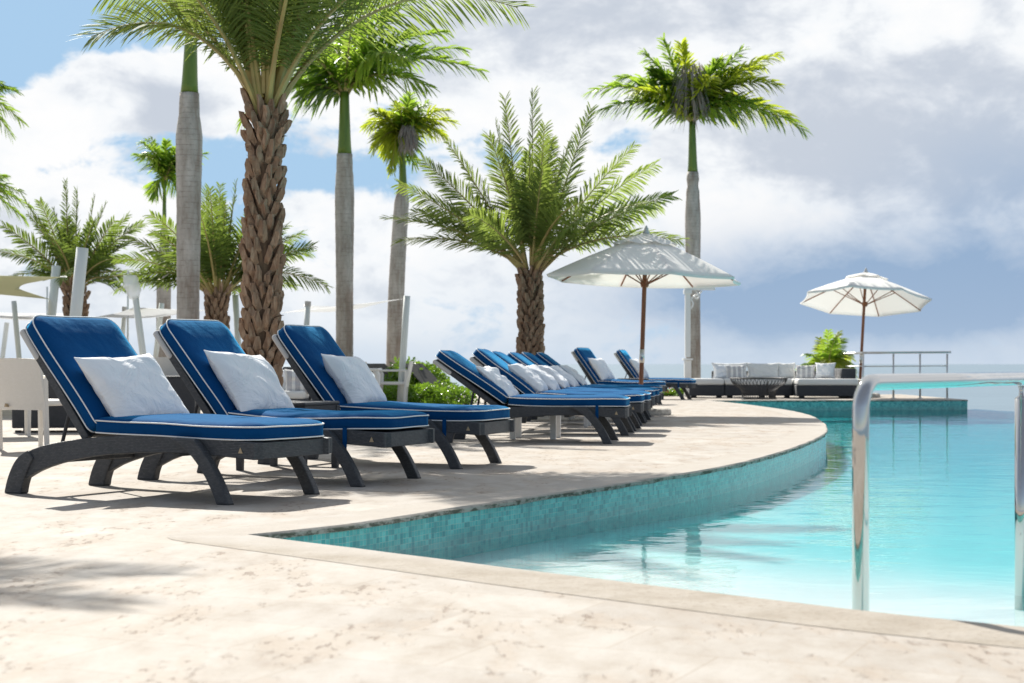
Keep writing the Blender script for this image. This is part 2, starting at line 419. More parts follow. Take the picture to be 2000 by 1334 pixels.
def offsets(path, dist):
    """parallel path on the deck side (left of travel); round the corner"""
    res = []
    n = len(path)
    for i, p in enumerate(path):
        d0 = (p - path[i - 1]).normalized() if i else (path[1] - p).normalized()
        d1 = (path[i + 1] - p).normalized() if i < n - 1 else d0
        n0 = Vector((d0.y, -d0.x, 0)) * -1; n1 = Vector((d1.y, -d1.x, 0)) * -1
        ang = math.atan2(d0.cross(d1).z, d0.dot(d1))
        if ang < -.6:          # the pool's sharp corner: fan
            for k in range(9):
                q = n0.copy(); q.rotate(Matrix.Rotation(ang * k / 8, 3, 'Z')); res.append((i, p + q * dist))
        else:
            q = (n0 + n1).normalized(); q = q / max(.5, q.dot(n1)); res.append((i, p + q * dist))
    return res
side = 1
_t = offsets(pool_path, .1)
# choose the side that lies on the deck (camera side of the near edge)
if _t[len(near_edge) // 2][1].y > pool_path[_t[len(near_edge) // 2][0]].y: side = -1
def offs(dist):
    if side > 0: return offsets(pool_path, dist)
    rp = pool_path[::-1]; n = len(rp) - 1
    return [(n - i, q) for i, q in offsets(rp, dist)][::-1]
edge_o = offs(.34); edge_in = offs(-.012)
cp = MB(); rng = random.Random(3)
rough = {}
for i in range(len(pool_path)): rough[i] = (rng.uniform(-.006, .006), rng.uniform(-.006, .005))
rows = []
for i, q in edge_o:
    p = pool_path[i]; d = (p - q); d.normalize(); r0, r1 = rough[i]
    pe = p + d * (.012 + r0)
    rows.append([Vector((q.x, q.y, .0015)), Vector((pe.x, pe.y, .005)) - d * .012, Vector((pe.x, pe.y, -.005 + r1)), Vector((pe.x, pe.y, -.026 + r1)), Vector((pe.x, pe.y, -.032)) - d * .06])
vs = [p for r in rows for p in r]; fs = []
for i in range(len(rows) - 1):
    for k in range(4): fs.append((i * 5 + k, i * 5 + k + 1, (i + 1) * 5 + k + 1, (i + 1) * 5 + k))
cp.add(vs, fs)
m, t, b = newmat('tan_coping_stone', rough=.85, spec=.2)
co = t.coord(); mid = t.noise(co, 4, 6, .6); fine = t.noise(co, 34, 6, .7)
base = t.ramp(mid, [(.28, (.31, .268, .215)), (.5, (.38, .337, .283)), (.75, (.43, .39, .34))])
base = t.mix(t.math('MULTIPLY', t.step(fine, .5, .68), .45), base, rgb(.24, .19, .14))
geo = t.new('ShaderNodeNewGeometry'); sp = t.new('ShaderNodeSeparateXYZ'); t.put(sp.inputs[0], geo.outputs['Normal'])
sp2 = t.new('ShaderNodeSeparateXYZ'); t.put(sp2.inputs[0], co)
algae = t.math('MULTIPLY', t.step(t.noise(t.mapping(co, (13, 13, 30)), 1, 5, .7), .42, .58), t.math('SUBTRACT', 1.0, t.step(sp2.outputs[2], -.012, .004)))
pale = t.ramp(mid, [(.28, (.40, .355, .31)), (.5, (.415, .378, .332)), (.75, (.46, .43, .395))])
along = t.math('ADD', t.math('MULTIPLY', sp2.outputs[0], .585), t.math('MULTIPLY', sp2.outputs[1], .81))
base = t.mix(t.step(along, 4.80, 5.0), base, pale)
base = t.mix(t.math('MULTIPLY', algae, .85), base, rgb(.055, .06, .035))
t.put(b.inputs['Base Color'], base); t.put(b.inputs['Normal'], t.bump(t.math('ADD', fine, mid), .6, .012))
tag(cp.build('pool_coping', m, fixn=True), kind='structure')

# tiled wall under the coping
WZ = -.205
wl = MB(); uvs = []
rec = offs(.004); s = 0; prev = None
for i, q in rec:
    if prev is not None: s += (q - prev).length
    prev = q
    for z in (-.024, -2.2): wl.v.append((q.x, q.y, z)); uvs.append((s, z))
for i in range(len(rec) - 1): wl.f.append((2 * i, 2 * i + 1, 2 * i + 3, 2 * i + 2))
def tilemat(name, a, bb, mortar):
    m, t, b = newmat(name, rough=.22, spec=.5)
    uv = t.new('ShaderNodeUVMap').outputs[0]
    br = t.new('ShaderNodeTexBrick'); t.put(br.inputs['Vector'], uv); br.offset = 0.0; br.inputs['Scale'].default_value = 1
    br.inputs['Brick Width'].default_value = .028; br.inputs['Row Height'].default_value = .028; br.inputs['Mortar Size'].default_value = .0016; br.inputs['Mortar Smooth'].default_value = .2
    br.inputs['Color1'].default_value = rgb(*a); br.inputs['Color2'].default_value = rgb(*bb); br.inputs['Mortar'].default_value = rgb(*mortar)
    # whole sheets of tile differ a little from one another
    sh = t.noise(t.mapping(uv, (6.5, 9, 1)), 1, 3, .6)
    c = t.mix(t.math('MULTIPLY', t.step(sh, .40, .62), .5), br.outputs[0], rgb(.07, .30, .30))
    vor = t.new('ShaderNodeTexWhiteNoise'); vor.noise_dimensions = '2D'
    sn = t.new('ShaderNodeVectorMath', operation='SNAP'); t.put(sn.inputs[0], uv); sn.inputs[1].default_value = (.028, .028, 1)
    t.put(vor.inputs['Vector'], sn.outputs[0])
    c = t.mix(t.math('MULTIPLY', t.math('GREATER_THAN', vor.outputs['Value'], .78), .55), c, rgb(.03, .21, .24))
    # lime scale just above the water
    s2 = t.new('ShaderNodeSeparateXYZ'); t.put(s2.inputs[0], uv)
    lime = t.math('MULTIPLY', t.math('MULTIPLY', t.step(s2.outputs[1], WZ + .10, WZ + .02), t.noise(t.mapping(uv, (9, 30, 1)), 1, 4)), .55)
    t.put(b.inputs['Base Color'], t.mix(lime, c, rgb(.30, .38, .36)))
    t.put(b.inputs['Normal'], t.bump(t.math('SUBTRACT', 1.0, br.outputs[1]), .3, .002))
    return m
M_['tile'] = tilemat('turquoise_mosaic', (.05, .40, .40), (.16, .60, .57), (.35, .58, .53))
tag(wl.build('pool_wall', M_['tile'], uv=uvs), kind='structure')

# infinity edge
inf = smooth_path([(9.66, 35.2), (10.1, 32.3), (11.6, 25.5), (13.2, 15), (13.6, 5), (13.2, -3)], 1.0)
ie = MB(); uvs = []
for i, p in enumerate(inf):
    d = (inf[min(i + 1, len(inf) - 1)] - inf[max(i - 1, 0)]).normalized(); nn = Vector((-d.y, d.x, 0))
    for o_, z in ((0, -2.2), (0, WZ - .012), (.22, WZ - .012), (.22, -4.5)):
        ie.v.append((p.x + nn.x * o_, p.y + nn.y * o_, z)); uvs.append((i * 1.0 + o_, z))
for i in range(len(inf) - 1):
    for k in range(3): ie.f.append((4 * i + k, 4 * i + k + 1, 4 * i + 5 + k, 4 * i + 4 + k))
tag(ie.build('pool_edge', M_['tile'], uv=uvs, fixn=True), kind='structure')

# pool floor: a shallow white ledge along the near side, then deeper
fl = MB(); NX = 60
nrm_near = Vector((.585, .81, 0)).normalized(); tan_near = Vector((.81, -.585, 0)).normalized(); org = Vector((.424, 5.640, 0))
ds = [-1.0, 0, .5, 1.0, 1.5] + [1.9 + .15 * k for k in range(30)] + [6.6 + 1.2 * k for k in range(27)]
for d in ds:
    e = max(0, min(1, (d - 2.4) / 4.0)); e = e * e * (3 - 2 * e); g = max(0, min(1, (d - 4.5) / 5.0))
    for i in range(NX + 1):
        p = org + nrm_near * d + tan_near * (-24 + 48 * i / NX); yy = max(-3, min(35.15, p.y)); xm = 13.2
        for q0, q1 in zip(inf, inf[1:]):
            if q1.y <= yy <= q0.y: xm = q0.x + (q1.x - q0.x) * (q0.y - yy) / max(1e-6, q0.y - q1.y)
        fl.v.append((min(p.x, xm + .1), yy, WZ - .06 - .05 * e - .04 * g))
NY = len(ds) - 1
for j in range(NY):
    for i in range(NX): a = j * (NX + 1) + i; fl.f.append((a, a + 1, a + NX + 2, a + NX + 1))
m, t, b = newmat('white_pool_plaster', rough=.7)
co = t.coord(); t.put(b.inputs['Base Color'], t.mix(t.noise(co, 1.5, 4), rgb(.56, .62, .62), rgb(.64, .68, .675)))
ss = t.new('ShaderNodeSubsurfaceScattering', falloff='BURLEY'); ss.inputs['Scale'].default_value = 1.0; ss.inputs['Radius'].default_value = (.12, .55, .58); ss.inputs[0].default_value = (.56, .67, .67, 1)
mx = t.new('ShaderNodeMixShader'); mx.inputs[0].default_value = .6; t.l.new(b.outputs[0], mx.inputs[1]); t.l.new(ss.outputs[0], mx.inputs[2]); t.l.new(mx.outputs[0], m.node_tree.nodes['Material Output'].inputs['Surface'])
tag(fl.build('pool_floor', m, smooth=True), kind='structure')
dr = MB(); dr.lathe([(.075, 0), (.075, .012), (.06, .016)], 20)
o = dr.build('floor_drain', M_['steel']); p = Vector((1890 - 1000, 0, 0)); o.location = ((1895 - 1000) * 6.1 / F, 6.1, WZ - .06)
tag(o, 'small round grey drain cover in the pale shallow pool floor', 'drain')

# water
wout = [(q.x, q.y) for i, q in offs(.02)] + [(p.x + .01, p.y) for p in inf[1:]]
# drop the platform's far side: the pool ends at its front corner
wpoly = [(q.x, q.y) for i, q in offs(.02) if q.y < 34.9] + [(9.95, 35.2)] + [(p.x + .26, p.y) for p in inf[1:]]
n = len(wpoly); top = [(x, y, WZ) for x, y in wpoly]; bot = [(x, y, -2.0) for x, y in wpoly]
tri = tessellate_polygon([[Vector(v) for v in top]])
def up_face(f):
    a, b_, c_ = (Vector(top[k]) for k in f); return tuple(f) if (b_ - a).cross(c_ - a).z > 0 else tuple(f)[::-1]
wt = MB(); wt.add(top, [up_face(f) for f in tri])
m = bpy.data.materials.new('pool_water'); m.use_nodes = True; t = NT(m.node_tree); m.node_tree.nodes.remove(m.node_tree.nodes['Principled BSDF'])
out = m.node_tree.nodes['Material Output']
co = t.coord()
h1 = t.noise(t.mapping(co, (1.0, 1.6, 1), rot=(0, 0, R(20))), 1.3, 3, .5, .6); h2 = t.noise(t.mapping(co, (1, 1.5, 1), rot=(0, 0, R(-12))), 5.5, 3, .5, .4)
bp = t.bump(t.math('ADD', t.math('MULTIPLY', h1, .9), t.math('MULTIPLY', h2, .16)), .075, .10)
fr = t.new('ShaderNodeFresnel'); fr.inputs[0].default_value = 1.33; t.put(fr.inputs[1], bp)
tp = t.new('ShaderNodeBsdfTransparent'); tp.inputs[0].default_value = (.86, .97, .97, 1)
gl = t.new('ShaderNodeBsdfGlossy'); gl.inputs['Roughness'].default_value = .015; t.put(gl.inputs['Normal'], bp)
# the water takes the red out of what lies under it, more the farther one wades in
sp_ = t.new('ShaderNodeSeparateXYZ'); t.put(sp_.inputs[0], co)
far_ = t.math('SUBTRACT', t.math('ADD', t.math('MULTIPLY', sp_.outputs[0], .585), t.math('MULTIPLY', sp_.outputs[1], .81)), 4.816)
wob = t.math('MULTIPLY', t.math('SUBTRACT', h1, .5), .5)
fw = t.math('ADD', far_, wob)
t.put(tp.inputs[0], t.mix(t.step(fw, 2.6, 13.0), t.mix(t.step(fw, 1.5, 3.6), rgb(.93, .985, .985), rgb(.34, .88, .90)), rgb(.12, .80, .84)))
bf = t.new('ShaderNodeNewGeometry'); mx = t.new('ShaderNodeMixShader'); t.put(mx.inputs[0], t.math('MULTIPLY', fr.outputs[0], t.math('SUBTRACT', 1.0, bf.outputs['Backfacing'])))
t.l.new(tp.outputs[0], mx.inputs[1]); t.l.new(gl.outputs[0], mx.inputs[2]); t.l.new(mx.outputs[0], out.inputs['Surface'])
tag(wt.build('pool_water', m), kind='structure')

# sea
se = MB(); S = 60000
se.add([(-S, -2000, -5.2), (S, -2000, -5.2), (S, S, -5.2), (-S, S, -5.2)], [(0, 1, 2, 3)])
m, t, b = newmat('sea_water', rough=.40, spec=.16)
co = t.coord()
w1 = t.noise(t.mapping(co, (.035, .11, 1), rot=(0, 0, R(8))), 1, 6, .6, .3); w2 = t.noise(t.mapping(co, (.25, .8, 1)), 1, 5, .6)
t.put(b.inputs['Base Color'], t.mix(t.math('MULTIPLY_ADD', w1, .8, t.math('MULTIPLY', w2, .4)), rgb(.075, .125, .17), rgb(.20, .28, .34)))
t.put(b.inputs['Normal'], t.bump(t.math('ADD', w2, t.math('MULTIPLY', w1, 4)), .5, .25))
tag(se.build('sea', m), kind='structure')
# far island
isl = MB(); DI = 7000.0
NI = 40; rr = random.Random(5)
prof = [(245, 0), (252, 5), (258, 8), (266, 9), (272, 10), (280, 7.5), (288, 9), (296, 11), (305, 9), (318, 10), (335, 7), (352, 5), (372, 4), (400, 0)]
for j in range(-6, 7):
    for x, hh in prof:
        zz = hh * DI / F * max(0, 1 - (j / 6) ** 2) * (.85 + .3 * mnoise.noise(Vector((x * .07, j * .5, 1))))
        isl.v.append(((x - 1000) * DI / F, DI + j * 45, -5.3 + zz * 1.05))
k = len(prof)
for j in range(12):
    for i in range(k - 1): isl.f.append((j * k + i, j * k + i + 1, (j + 1) * k + i + 1, (j + 1) * k + i))
m, t, b = newmat('haze_tinted_island', rough=.9)  # distance haze is put into the island's pale blue colour
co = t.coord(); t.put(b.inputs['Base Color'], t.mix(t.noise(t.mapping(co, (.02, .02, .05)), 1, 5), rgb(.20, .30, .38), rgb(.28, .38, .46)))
tag(isl.build('hills', m, smooth=True), kind='structure')

# ================================================================== LOUNGERS
def interp(tab, n):
    out = []
    for k in range(n + 1):
        u = k / n * (len(tab) - 1); i = min(int(u), len(tab) - 2); w = u - i
        p0, p1, p2, p3 = [Vector((*q, 0)) for q in (tab[max(i - 1, 0)], tab[i], tab[i + 1], tab[min(i + 2, len(tab) - 1)])]
        p = .5 * ((2 * p1) + (p2 - p0) * w + (2 * p0 - 5 * p1 + 4 * p2 - p3) * w * w + (3 * p1 - p0 - 3 * p2 + p3) * w ** 3)
        out.append((p.x, p.y))
    return out
def cushion_outline(x0, x1, hw, ins, rf, rb):
    """plan of a mattress piece inset by ins; rf/rb: corner radius at the x1 and x0 ends"""
    pts = []
    for cx, cy, a0, r in ((x1, hw, 0, rf), (x0, hw, 90, rb), (x0, -hw, 180, rb), (x1, -hw, 270, rf)):
        sx = 1 if cx == x1 else -1; sy = 1 if cy > 0 else -1
        for k in range(6):
            a = R(a0 + 90 * k / 5); rr = max(r - ins, .006)
            pts.append((cx - sx * (ins + rr) + rr * math.cos(a), cy - sy * (ins + rr) + rr * math.sin(a)))
    # extra points along the long sides for the sag
    out = []
    for i, p in enumerate(pts):
        q = pts[(i + 1) % len(pts)]; out.append(p)
        d = math.hypot(q[0] - p[0], q[1] - p[1]); n = 10 if i in (5, 17) else (5 if i in (11, 23) else 1)
        for k in range(1, n): out.append((p[0] + (q[0] - p[0]) * k / n, p[1] + (q[1] - p[1]) * k / n))
    return out
def cushion(x0, x1, hw, th, rf, rb, seed, zf=lambda x: 0.0):
    """mattress piece lying in the xy plane from z=0 to z=th; gives its mesh and the mesh of its piping"""
    mb = MB(); rings = []
    top = [(0, .0), (0, th)]
    ring_def = [(.02, .004), (0, .012), (0, th - .008), (.010, th + .004), (.035, th + .014), (.09, th + .024), (.16, th + .029), (.24, th + .031)]
    for ins, z in ring_def:
        rings.append([(x, y, z + zf(x) + .006 * mnoise.noise(Vector((x * 3.1, y * 3.1, seed))) * (1 if z > .05 else .4)) for x, y in cushion_outline(x0, x1, hw, ins, rf, rb)])
    m = len(rings[0])
    for r in rings: mb.v += r
    for i in range(len(rings) - 1):
        for j in range(m): k = (j + 1) % m; mb.f.append((i * m + j, i * m + k, (i + 1) * m + k, (i + 1) * m + j))
    last = (len(rings) - 1) * m
    ce = Vector((0, 0, 0))
    for p in rings[-1]: ce += Vector(p)
    # inner top: close with a strip down the middle
    cl = [(min(max(p[0], x0 + .33), x1 - .33), 0.0, p[2] + .001) for p in rings[-1]]
    o = len(mb.v); mb.v += cl
    for j in range(m): k = (j + 1) % m; mb.f.append((last + j, last + k, o + k, o + j))
    mb.f.append(tuple(range(m))[::-1])
    pp = MB()
    for ri in (2, 1):
        out = cushion_outline(x0, x1, hw, -.003, rf, rb)
        pp.tube([(x, y, rings[ri][j][2] + (.004 if ri == 2 else -.002)) for j, (x, y) in enumerate(out)], .0042, 6, closed=True)
    return mb, pp
HW = .375; KX = 1.07
HINGE = Vector((-.262, 0, .345))
RAIL_UP = [(-.705, .215), (-.60, .270), (-.41, .312), (-.15, .346), (.12, .362), (.40, .362), (.65, .350), (.875, .336)]
RAIL_LO = [(-.672, .085), (-.56, .142), (-.38, .196), (-.15, .238), (.12, .262), (.40, .268), (.65, .258), (.875, .243)]
RLEG_O = [(-.815, 0), (-.80, .06), (-.775, .125), (-.740, .185), (-.700, .225), (-.640, .258)]
RLEG_I = [(-.690, 0), (-.682, .045), (-.668, .085), (-.650, .125), (-.630, .165), (-.600, .215)]
FLEG_O = [(.375, .352), (.47, .300), (.545, .230), (.605, .150), (.650, .070), (.680, 0)]
FLEG_I = [(.530, .352), (.582, .300), (.640, .225), (.690, .145), (.730, .068), (.760, 0)]
for _t in (RAIL_UP, RAIL_LO, RLEG_O, RLEG_I, FLEG_O, FLEG_I): _t[:] = [(x * KX, z) for x, z in _t]
def make_lounger(deg, seed, label, group, loc, rz, strap=True):
    root = thing('sun_lounger', label, 'lounger', loc, rz, group)
    W = M_['wicker']
    fr = MB()
    for s in (-1, 1): fr.extrude((interp(RAIL_UP, 16), interp(RAIL_LO, 16)), s * (HW - .045), s * HW)
    # end apron with cut corners
    fr.box((.904, 0, .289), (.05, 2 * HW - .12, .094)); 
    for s in (-1, 1): fr.box((.922, s * (HW - .052), .289), (.045, .062, .093), Matrix.Rotation(R(s * 28), 3, 'Z'))
    for x in (-.53, -.05, .37): fr.box((x, 0, .262 if x > -.3 else .20), (.05, 2 * HW - .09, .03))
    fr.box((.30, 0, .322), (1.14, 2 * HW - .1, .016))
    f = fr.build('frame', W, root, bevel=.006, fixn=True)
    for s in (-1, 1):
        bd = MB(); y = s * (HW + .002); c = Vector((.85, y, .292))
        bd.add([c + Vector(q) for q in ((-.015, s * .002, -.014), (.015, s * .002, -.014), (0, s * .002, .018), (-.015, 0, -.014), (.015, 0, -.014), (0, 0, .018))], [(0, 1, 2), (3, 5, 4), (0, 3, 4, 1), (1, 4, 5, 2), (2, 5, 3, 0)])
        bd.build('badge', M_['tan'], f)
    for s in (-1, 1):
        for o_, i_ in ((RLEG_O, RLEG_I), (FLEG_O, FLEG_I)):
            lg = MB(); lg.extrude((interp(o_, 12), interp(i_, 12)), s * (HW - .055 if o_ is RLEG_O else HW + .004), s * (HW + .012 if o_ is RLEG_O else HW + .058))
            l = lg.build('leg', W, root, bevel=.008, fixn=True)
            ft = MB(); x = (o_[0][0] + i_[0][0]) / 2 if o_ is RLEG_O else (o_[-1][0] + i_[-1][0]) / 2
            ft.box((x, s * (HW - .02 if o_ is RLEG_O else HW + .03), .0025), (.08, .045, .007)); ft.build('foot_pad', M_['black_rubber'], l)
    th = R(deg); u = Vector((-math.cos(th), 0, math.sin(th))); nn = Vector((math.sin(th), 0, math.cos(th)))
    # matrix: local x runs from the head end (x0) down to the hinge, z along the cushion's face normal
    Mb = Matrix(((-u.x, 0, nn.x, HINGE.x), (0, 1, 0, 0), (-u.z, 0, nn.z, HINGE.z), (0, 0, 0, 1)))
    BL = .785
    bk = MB()
    for s in (-1, 1): bk.box((-BL / 2, s * (HW - .055), -.022), (BL, .045, .050))
    for x in (-.03, -.33, -.63, -BL + .02): bk.box((x, 0, -.012), (.04, 2 * HW - .155, .032))
    bk.box((-BL / 2, 0, .002), (BL - .06, 2 * HW - .16, .008))
    br = bk.build('backrest', W, root, M=Mb, bevel=.005, fixn=True)
    pk = MB(); pk.rbox((-BL + .09, 0, -.030), (.225, 2 * HW - .05, .050), .022, 4)
    pk.build('head_pocket', M_['pocket'], br, M=Mb, smooth=True)
    pr = MB(); q = HINGE + u * .34
    for s in (-1, 1): pr.tube([q + Vector((0, s * .21, 0)) - nn * .02, Vector((-.60, s * .21, .235))], .011, 8)
    pr.tube([Vector((-.60, -.32, .235)), Vector((-.60, .32, .235))], .011, 8)
    pr.build('support_strut', M_['wicker_box'], root)
    sag = lambda x: -.012 * math.sin(max(0, min(1, (x + .2) / 1.1)) * math.pi) + .006 * math.sin(x * 5 + seed)
    mb, pp = cushion(-.195, .935, HW - .005, .082, .13, .035, seed, lambda x: sag(x) + .004)
    Ms = Matrix.Translation((0, 0, .358)) @ Matrix.Rotation(R(1.1), 4, 'Y')
    c = mb.build('seat_cushion', M_['navy'], root, M=Ms, smooth=True); pp.build('piping', M_['piping'], c, M=Ms, smooth=True)
    mb, pp = cushion(-BL - .035, .0, HW - .01, .082, .04, .09, seed + 9, lambda x: .014 * math.sin((x + .4) * 4.2))
    Mc = Mb @ Matrix.Translation((0, 0, .020))
    c = mb.build('back_cushion', M_['navy'], root, M=Mc, smooth=True); pp.build('piping', M_['piping'], c, M=Mc, smooth=True)
    if strap:
        st = MB(); x = .665
        st.box((x, -HW - .006, .305), (.028, .006, .12))
        st.box((x, -HW - .004, .225), (.02, .012, .05))
        st.build('tie_strap', M_['navy'], f)
    return root
def place(front_px, rz, depth=0):
    """ground position of the lounger's middle from where its near front foot stands"""
    g = G(*front_px) if len(front_px) == 2 else Vector(front_px)
    c, s = math.cos(rz), math.sin(rz)
    lx, ly = .78, -(HW + .03)
    return (g.x - (c * lx - s * ly), g.y - (s * lx + c * ly), 0)
GRP = 'navy loungers along the pool terrace'
LAB = ['navy lounger nearest the camera, full wicker frame and curved legs in view', 'second navy lounger, its cushion end reaching between the first and third',
       'navy lounger standing in front of the thick scaly palm trunk', 'reclined navy lounger at the near end of the far row, wooden-topped table just behind',
       'second lounger of the far row, its back highest of the row', 'third lounger of the far row, tucked close behind the second', 'fourth lounger of the far row, middle of the overlapping backs',
       'fifth lounger of the far row, in front of the palm trunk', 'last sunlit reclined lounger before the open parasol', 'upright dark-backed lounger beyond the far row, left of the parasol pole',
       'farthest navy lounger, with its foot end touching the white sofa']
spec = [((443, 986), -28, 52, 0), ((702, 951), -22, 53.5, 1), ((894, 916), -20, 54, 2), ((1189, 867), -8, 36, 3), ((1223, 851), -8, 39, 4), ((1238, 842), -8, 37, 5),
        ((1250, 831.5), -8, 37, 6), ((1260, 824.5), -8, 38, 7), ((1268, 815), -8, 39, 8), ((1262, 791), -24, 56, 9), ((1335, 781), -16, 56, 10)]
POS = []
for (px, rz, deg, sd), lab in zip(spec, LAB):
    rzr = R(rz); loc = place(px, rzr); POS.append((loc, rzr, deg)); make_lounger(deg, sd * 3.7, lab, GRP, loc, rzr, strap=sd != 0)

# ------------------------------------------------------------------ pillows
def pillow_mesh(w, h, t, seed, sag=.0, lump=.012):
    mb = MB(); N = 22
    for sgn in (1, -1):
        for j in range(N + 1):
            for i in range(N + 1):
                a = -1 + 2 * i / N; b_ = -1 + 2 * j / N
                e = (1 - a ** 4) * (1 - b_ ** 4)
                pin = 1 - .13 * (1 - a * a) * (b_ * b_) ** 1.2; piw = 1 - .13 * (1 - b_ * b_) * (a * a) ** 1.2
                z = t * max(e, 0) ** .62
                nz = mnoise.noise(Vector((a * 1.9, b_ * 1.9, seed))) * lump * 1.4 + mnoise.noise(Vector((a * 4.5 + b_ * 3, b_ * 3.5, seed + 4))) * lump
                z = z + nz * min(1, e * 2.2)
                mb.v.append((a * w / 2 * piw, b_ * h / 2 * pin - sag * (1 - b_) * .0, sgn * z + .004 * mnoise.noise(Vector((a * 6, b_ * 6, seed)))))
    M2 = (N + 1) ** 2
    for s in (0, 1):
        for j in range(N):
            for i in range(N):
                k = s * M2 + j * (N + 1) + i; q = (k, k + 1, k + N + 2, k + N + 1); mb.f.append(q if s == 0 else q[::-1])
    rim = [i for i in range(N + 1)] + [j * (N + 1) + N for j in range(1, N + 1)] + [N * (N + 1) + i for i in range(N - 1, -1, -1)] + [j * (N + 1) for j in range(N - 1, 0, -1)]
    for k in range(len(rim)):
        a, b_ = rim[k], rim[(k + 1) % len(rim)]; mb.f.append((b_, a, a + M2, b_ + M2))
    return mb
def lounger_pillow(k, label, w=.70, h=.55, t=.085, along=.23, lift=.115, roll=0, dy=0, tilt=0, seed=0, lump=.012):
    loc, rz, deg = POS[k]; th = R(deg)
    u = Vector((-math.cos(th), 0, math.sin(th))); nn = Vector((math.sin(th), 0, math.cos(th)))
    c = HINGE + u * along + nn * (lift + t * .75) + Vector((0, dy, 0))
    rot = Matrix(((0, u.x, nn.x), (-1, 0, 0), (0, u.z, nn.z))).to_4x4()     # pillow x = across, y = up the back, z = out
    rot = Matrix(((0, u.x, nn.x, 0), (1, 0, 0, 0), (0, u.z, nn.z, 0), (0, 0, 0, 1)))
    Mx = Matrix.Translation(loc) @ Matrix.Rotation(rz, 4, 'Z') @ Matrix.Translation(c) @ rot @ Matrix.Rotation(R(roll), 4, 'Z') @ Matrix.Rotation(R(tilt), 4, 'X')
    o = pillow_mesh(w, h, t, seed, lump=lump).build('pillow', M_['pillow'], smooth=True, sub=1)
    o.matrix_world = Mx
    return tag(o, label, 'pillow', 'white pillows on the loungers')
PL = [('white pillow leaning on the nearest lounger, soft folds across its face', dict(roll=3, along=.165, seed=1, lift=.14)),
      ('white pillow leaning on the second lounger, lower corner crumpled onto the seat', dict(roll=-3, along=.20, seed=2, lift=.13)),
      ('white pillow leaning on the lounger in front of the scaly palm', dict(w=.61, h=.53, roll=-2, along=.20, seed=3, lift=.13)),
      ('flat crumpled white pillow on the first reclined lounger of the far row', dict(w=.62, h=.50, along=.20, t=.055, lift=.10, seed=4, lump=.03, tilt=6)),
      ('plump white pillow on the second lounger of the far row', dict(w=.62, h=.50, along=.20, t=.08, lift=.10, seed=5, lump=.018)),
      ('plump white pillow on the third lounger of the far row', dict(w=.62, h=.50, along=.19, t=.08, lift=.10, seed=6, lump=.018)),
      ('white pillow on the fourth lounger of the far row', dict(w=.60, h=.48, along=.21, t=.07, lift=.10, seed=7, lump=.02)),
      ('white pillow on the fifth lounger of the far row', dict(w=.60, h=.48, along=.20, t=.065, lift=.10, seed=8, lump=.02)),
      ('flat white pillow on the last sunlit lounger before the parasol', dict(w=.60, h=.48, along=.22, t=.055, lift=.10, seed=9, lump=.02)),
      ('small white pillow upright on the dark-backed lounger left of the parasol pole', dict(along=.25, seed=10)),
      ('small white pillow upright on the farthest lounger', dict(along=.25, seed=11))]
for k, (lab, kw) in enumerate(PL): lounger_pillow(k, lab, **kw)

# ------------------------------------------------------------------ small tables
def side_table(name, label, loc, rz, s, h, mat, topmat=None, leg=.05, apron=.12, slats=False, group=None):
    r = thing(name, label, 'table', loc, rz, group)
    tp = MB()
    if slats:
        for k in range(6): tp.box((-s / 2 + s * (k + .5) / 6, 0, h - .012), (s / 6 - .008, s, .022))
    else: tp.rbox((0, 0, h - .014), (s, s, .028), .012, 3)
    tp.build('table_top', topmat or mat, r, smooth=False)
    ap = MB()
    for a in range(4):
        Mz = Matrix.Rotation(R(90 * a), 3, 'Z'); ap.box(Mz @ Vector((0, s / 2 - .018, h - .028 - apron / 2)), (s - .03, .022, apron), Mz)
    ap.build('apron', mat, r, bevel=.004)
    for sx in (-1, 1):
        for sy in (-1, 1):
            l = MB(); l.box((sx * (s / 2 - leg / 2), sy * (s / 2 - leg / 2), (h - .03) / 2), (leg, leg, h - .03), taper=.8); l.build('leg', mat, r, bevel=.004)
    return r
side_table('side_table', 'square dark wicker table between the second and third loungers', (-1.62, 11.86, 0), R(-20), .56, .49, M_['wicker_box'], apron=.15, leg=.055)
side_table('side_table', 'white-legged table with slatted top just behind the first far-row lounger', (.24, 16.72, 0), R(-8), .48, .44, M_['resin'], M_['teak'], leg=.07, apron=.06, slats=True, group='white-legged tables in the far row')
side_table('side_table', 'white-legged slatted table between the third and fourth far-row loungers', (.72, 19.95, 0), R(-8), .46, .42, M_['resin'], M_['teak'], leg=.06, apron=.06, slats=True, group='white-legged tables in the far row')
side_table('side_table', 'white-legged slatted table between the fifth and last far-row loungers', (1.02, 22.55, 0), R(-8), .46, .42, M_['resin'], M_['teak'], leg=.06, apron=.06, slats=True, group='white-legged tables in the far row')
side_table('side_table', 'low dark table between the two upright far loungers', (2.45, 33.2, 0), R(-8), .60, .47, M_['wicker_box'], leg=.06, apron=.10)

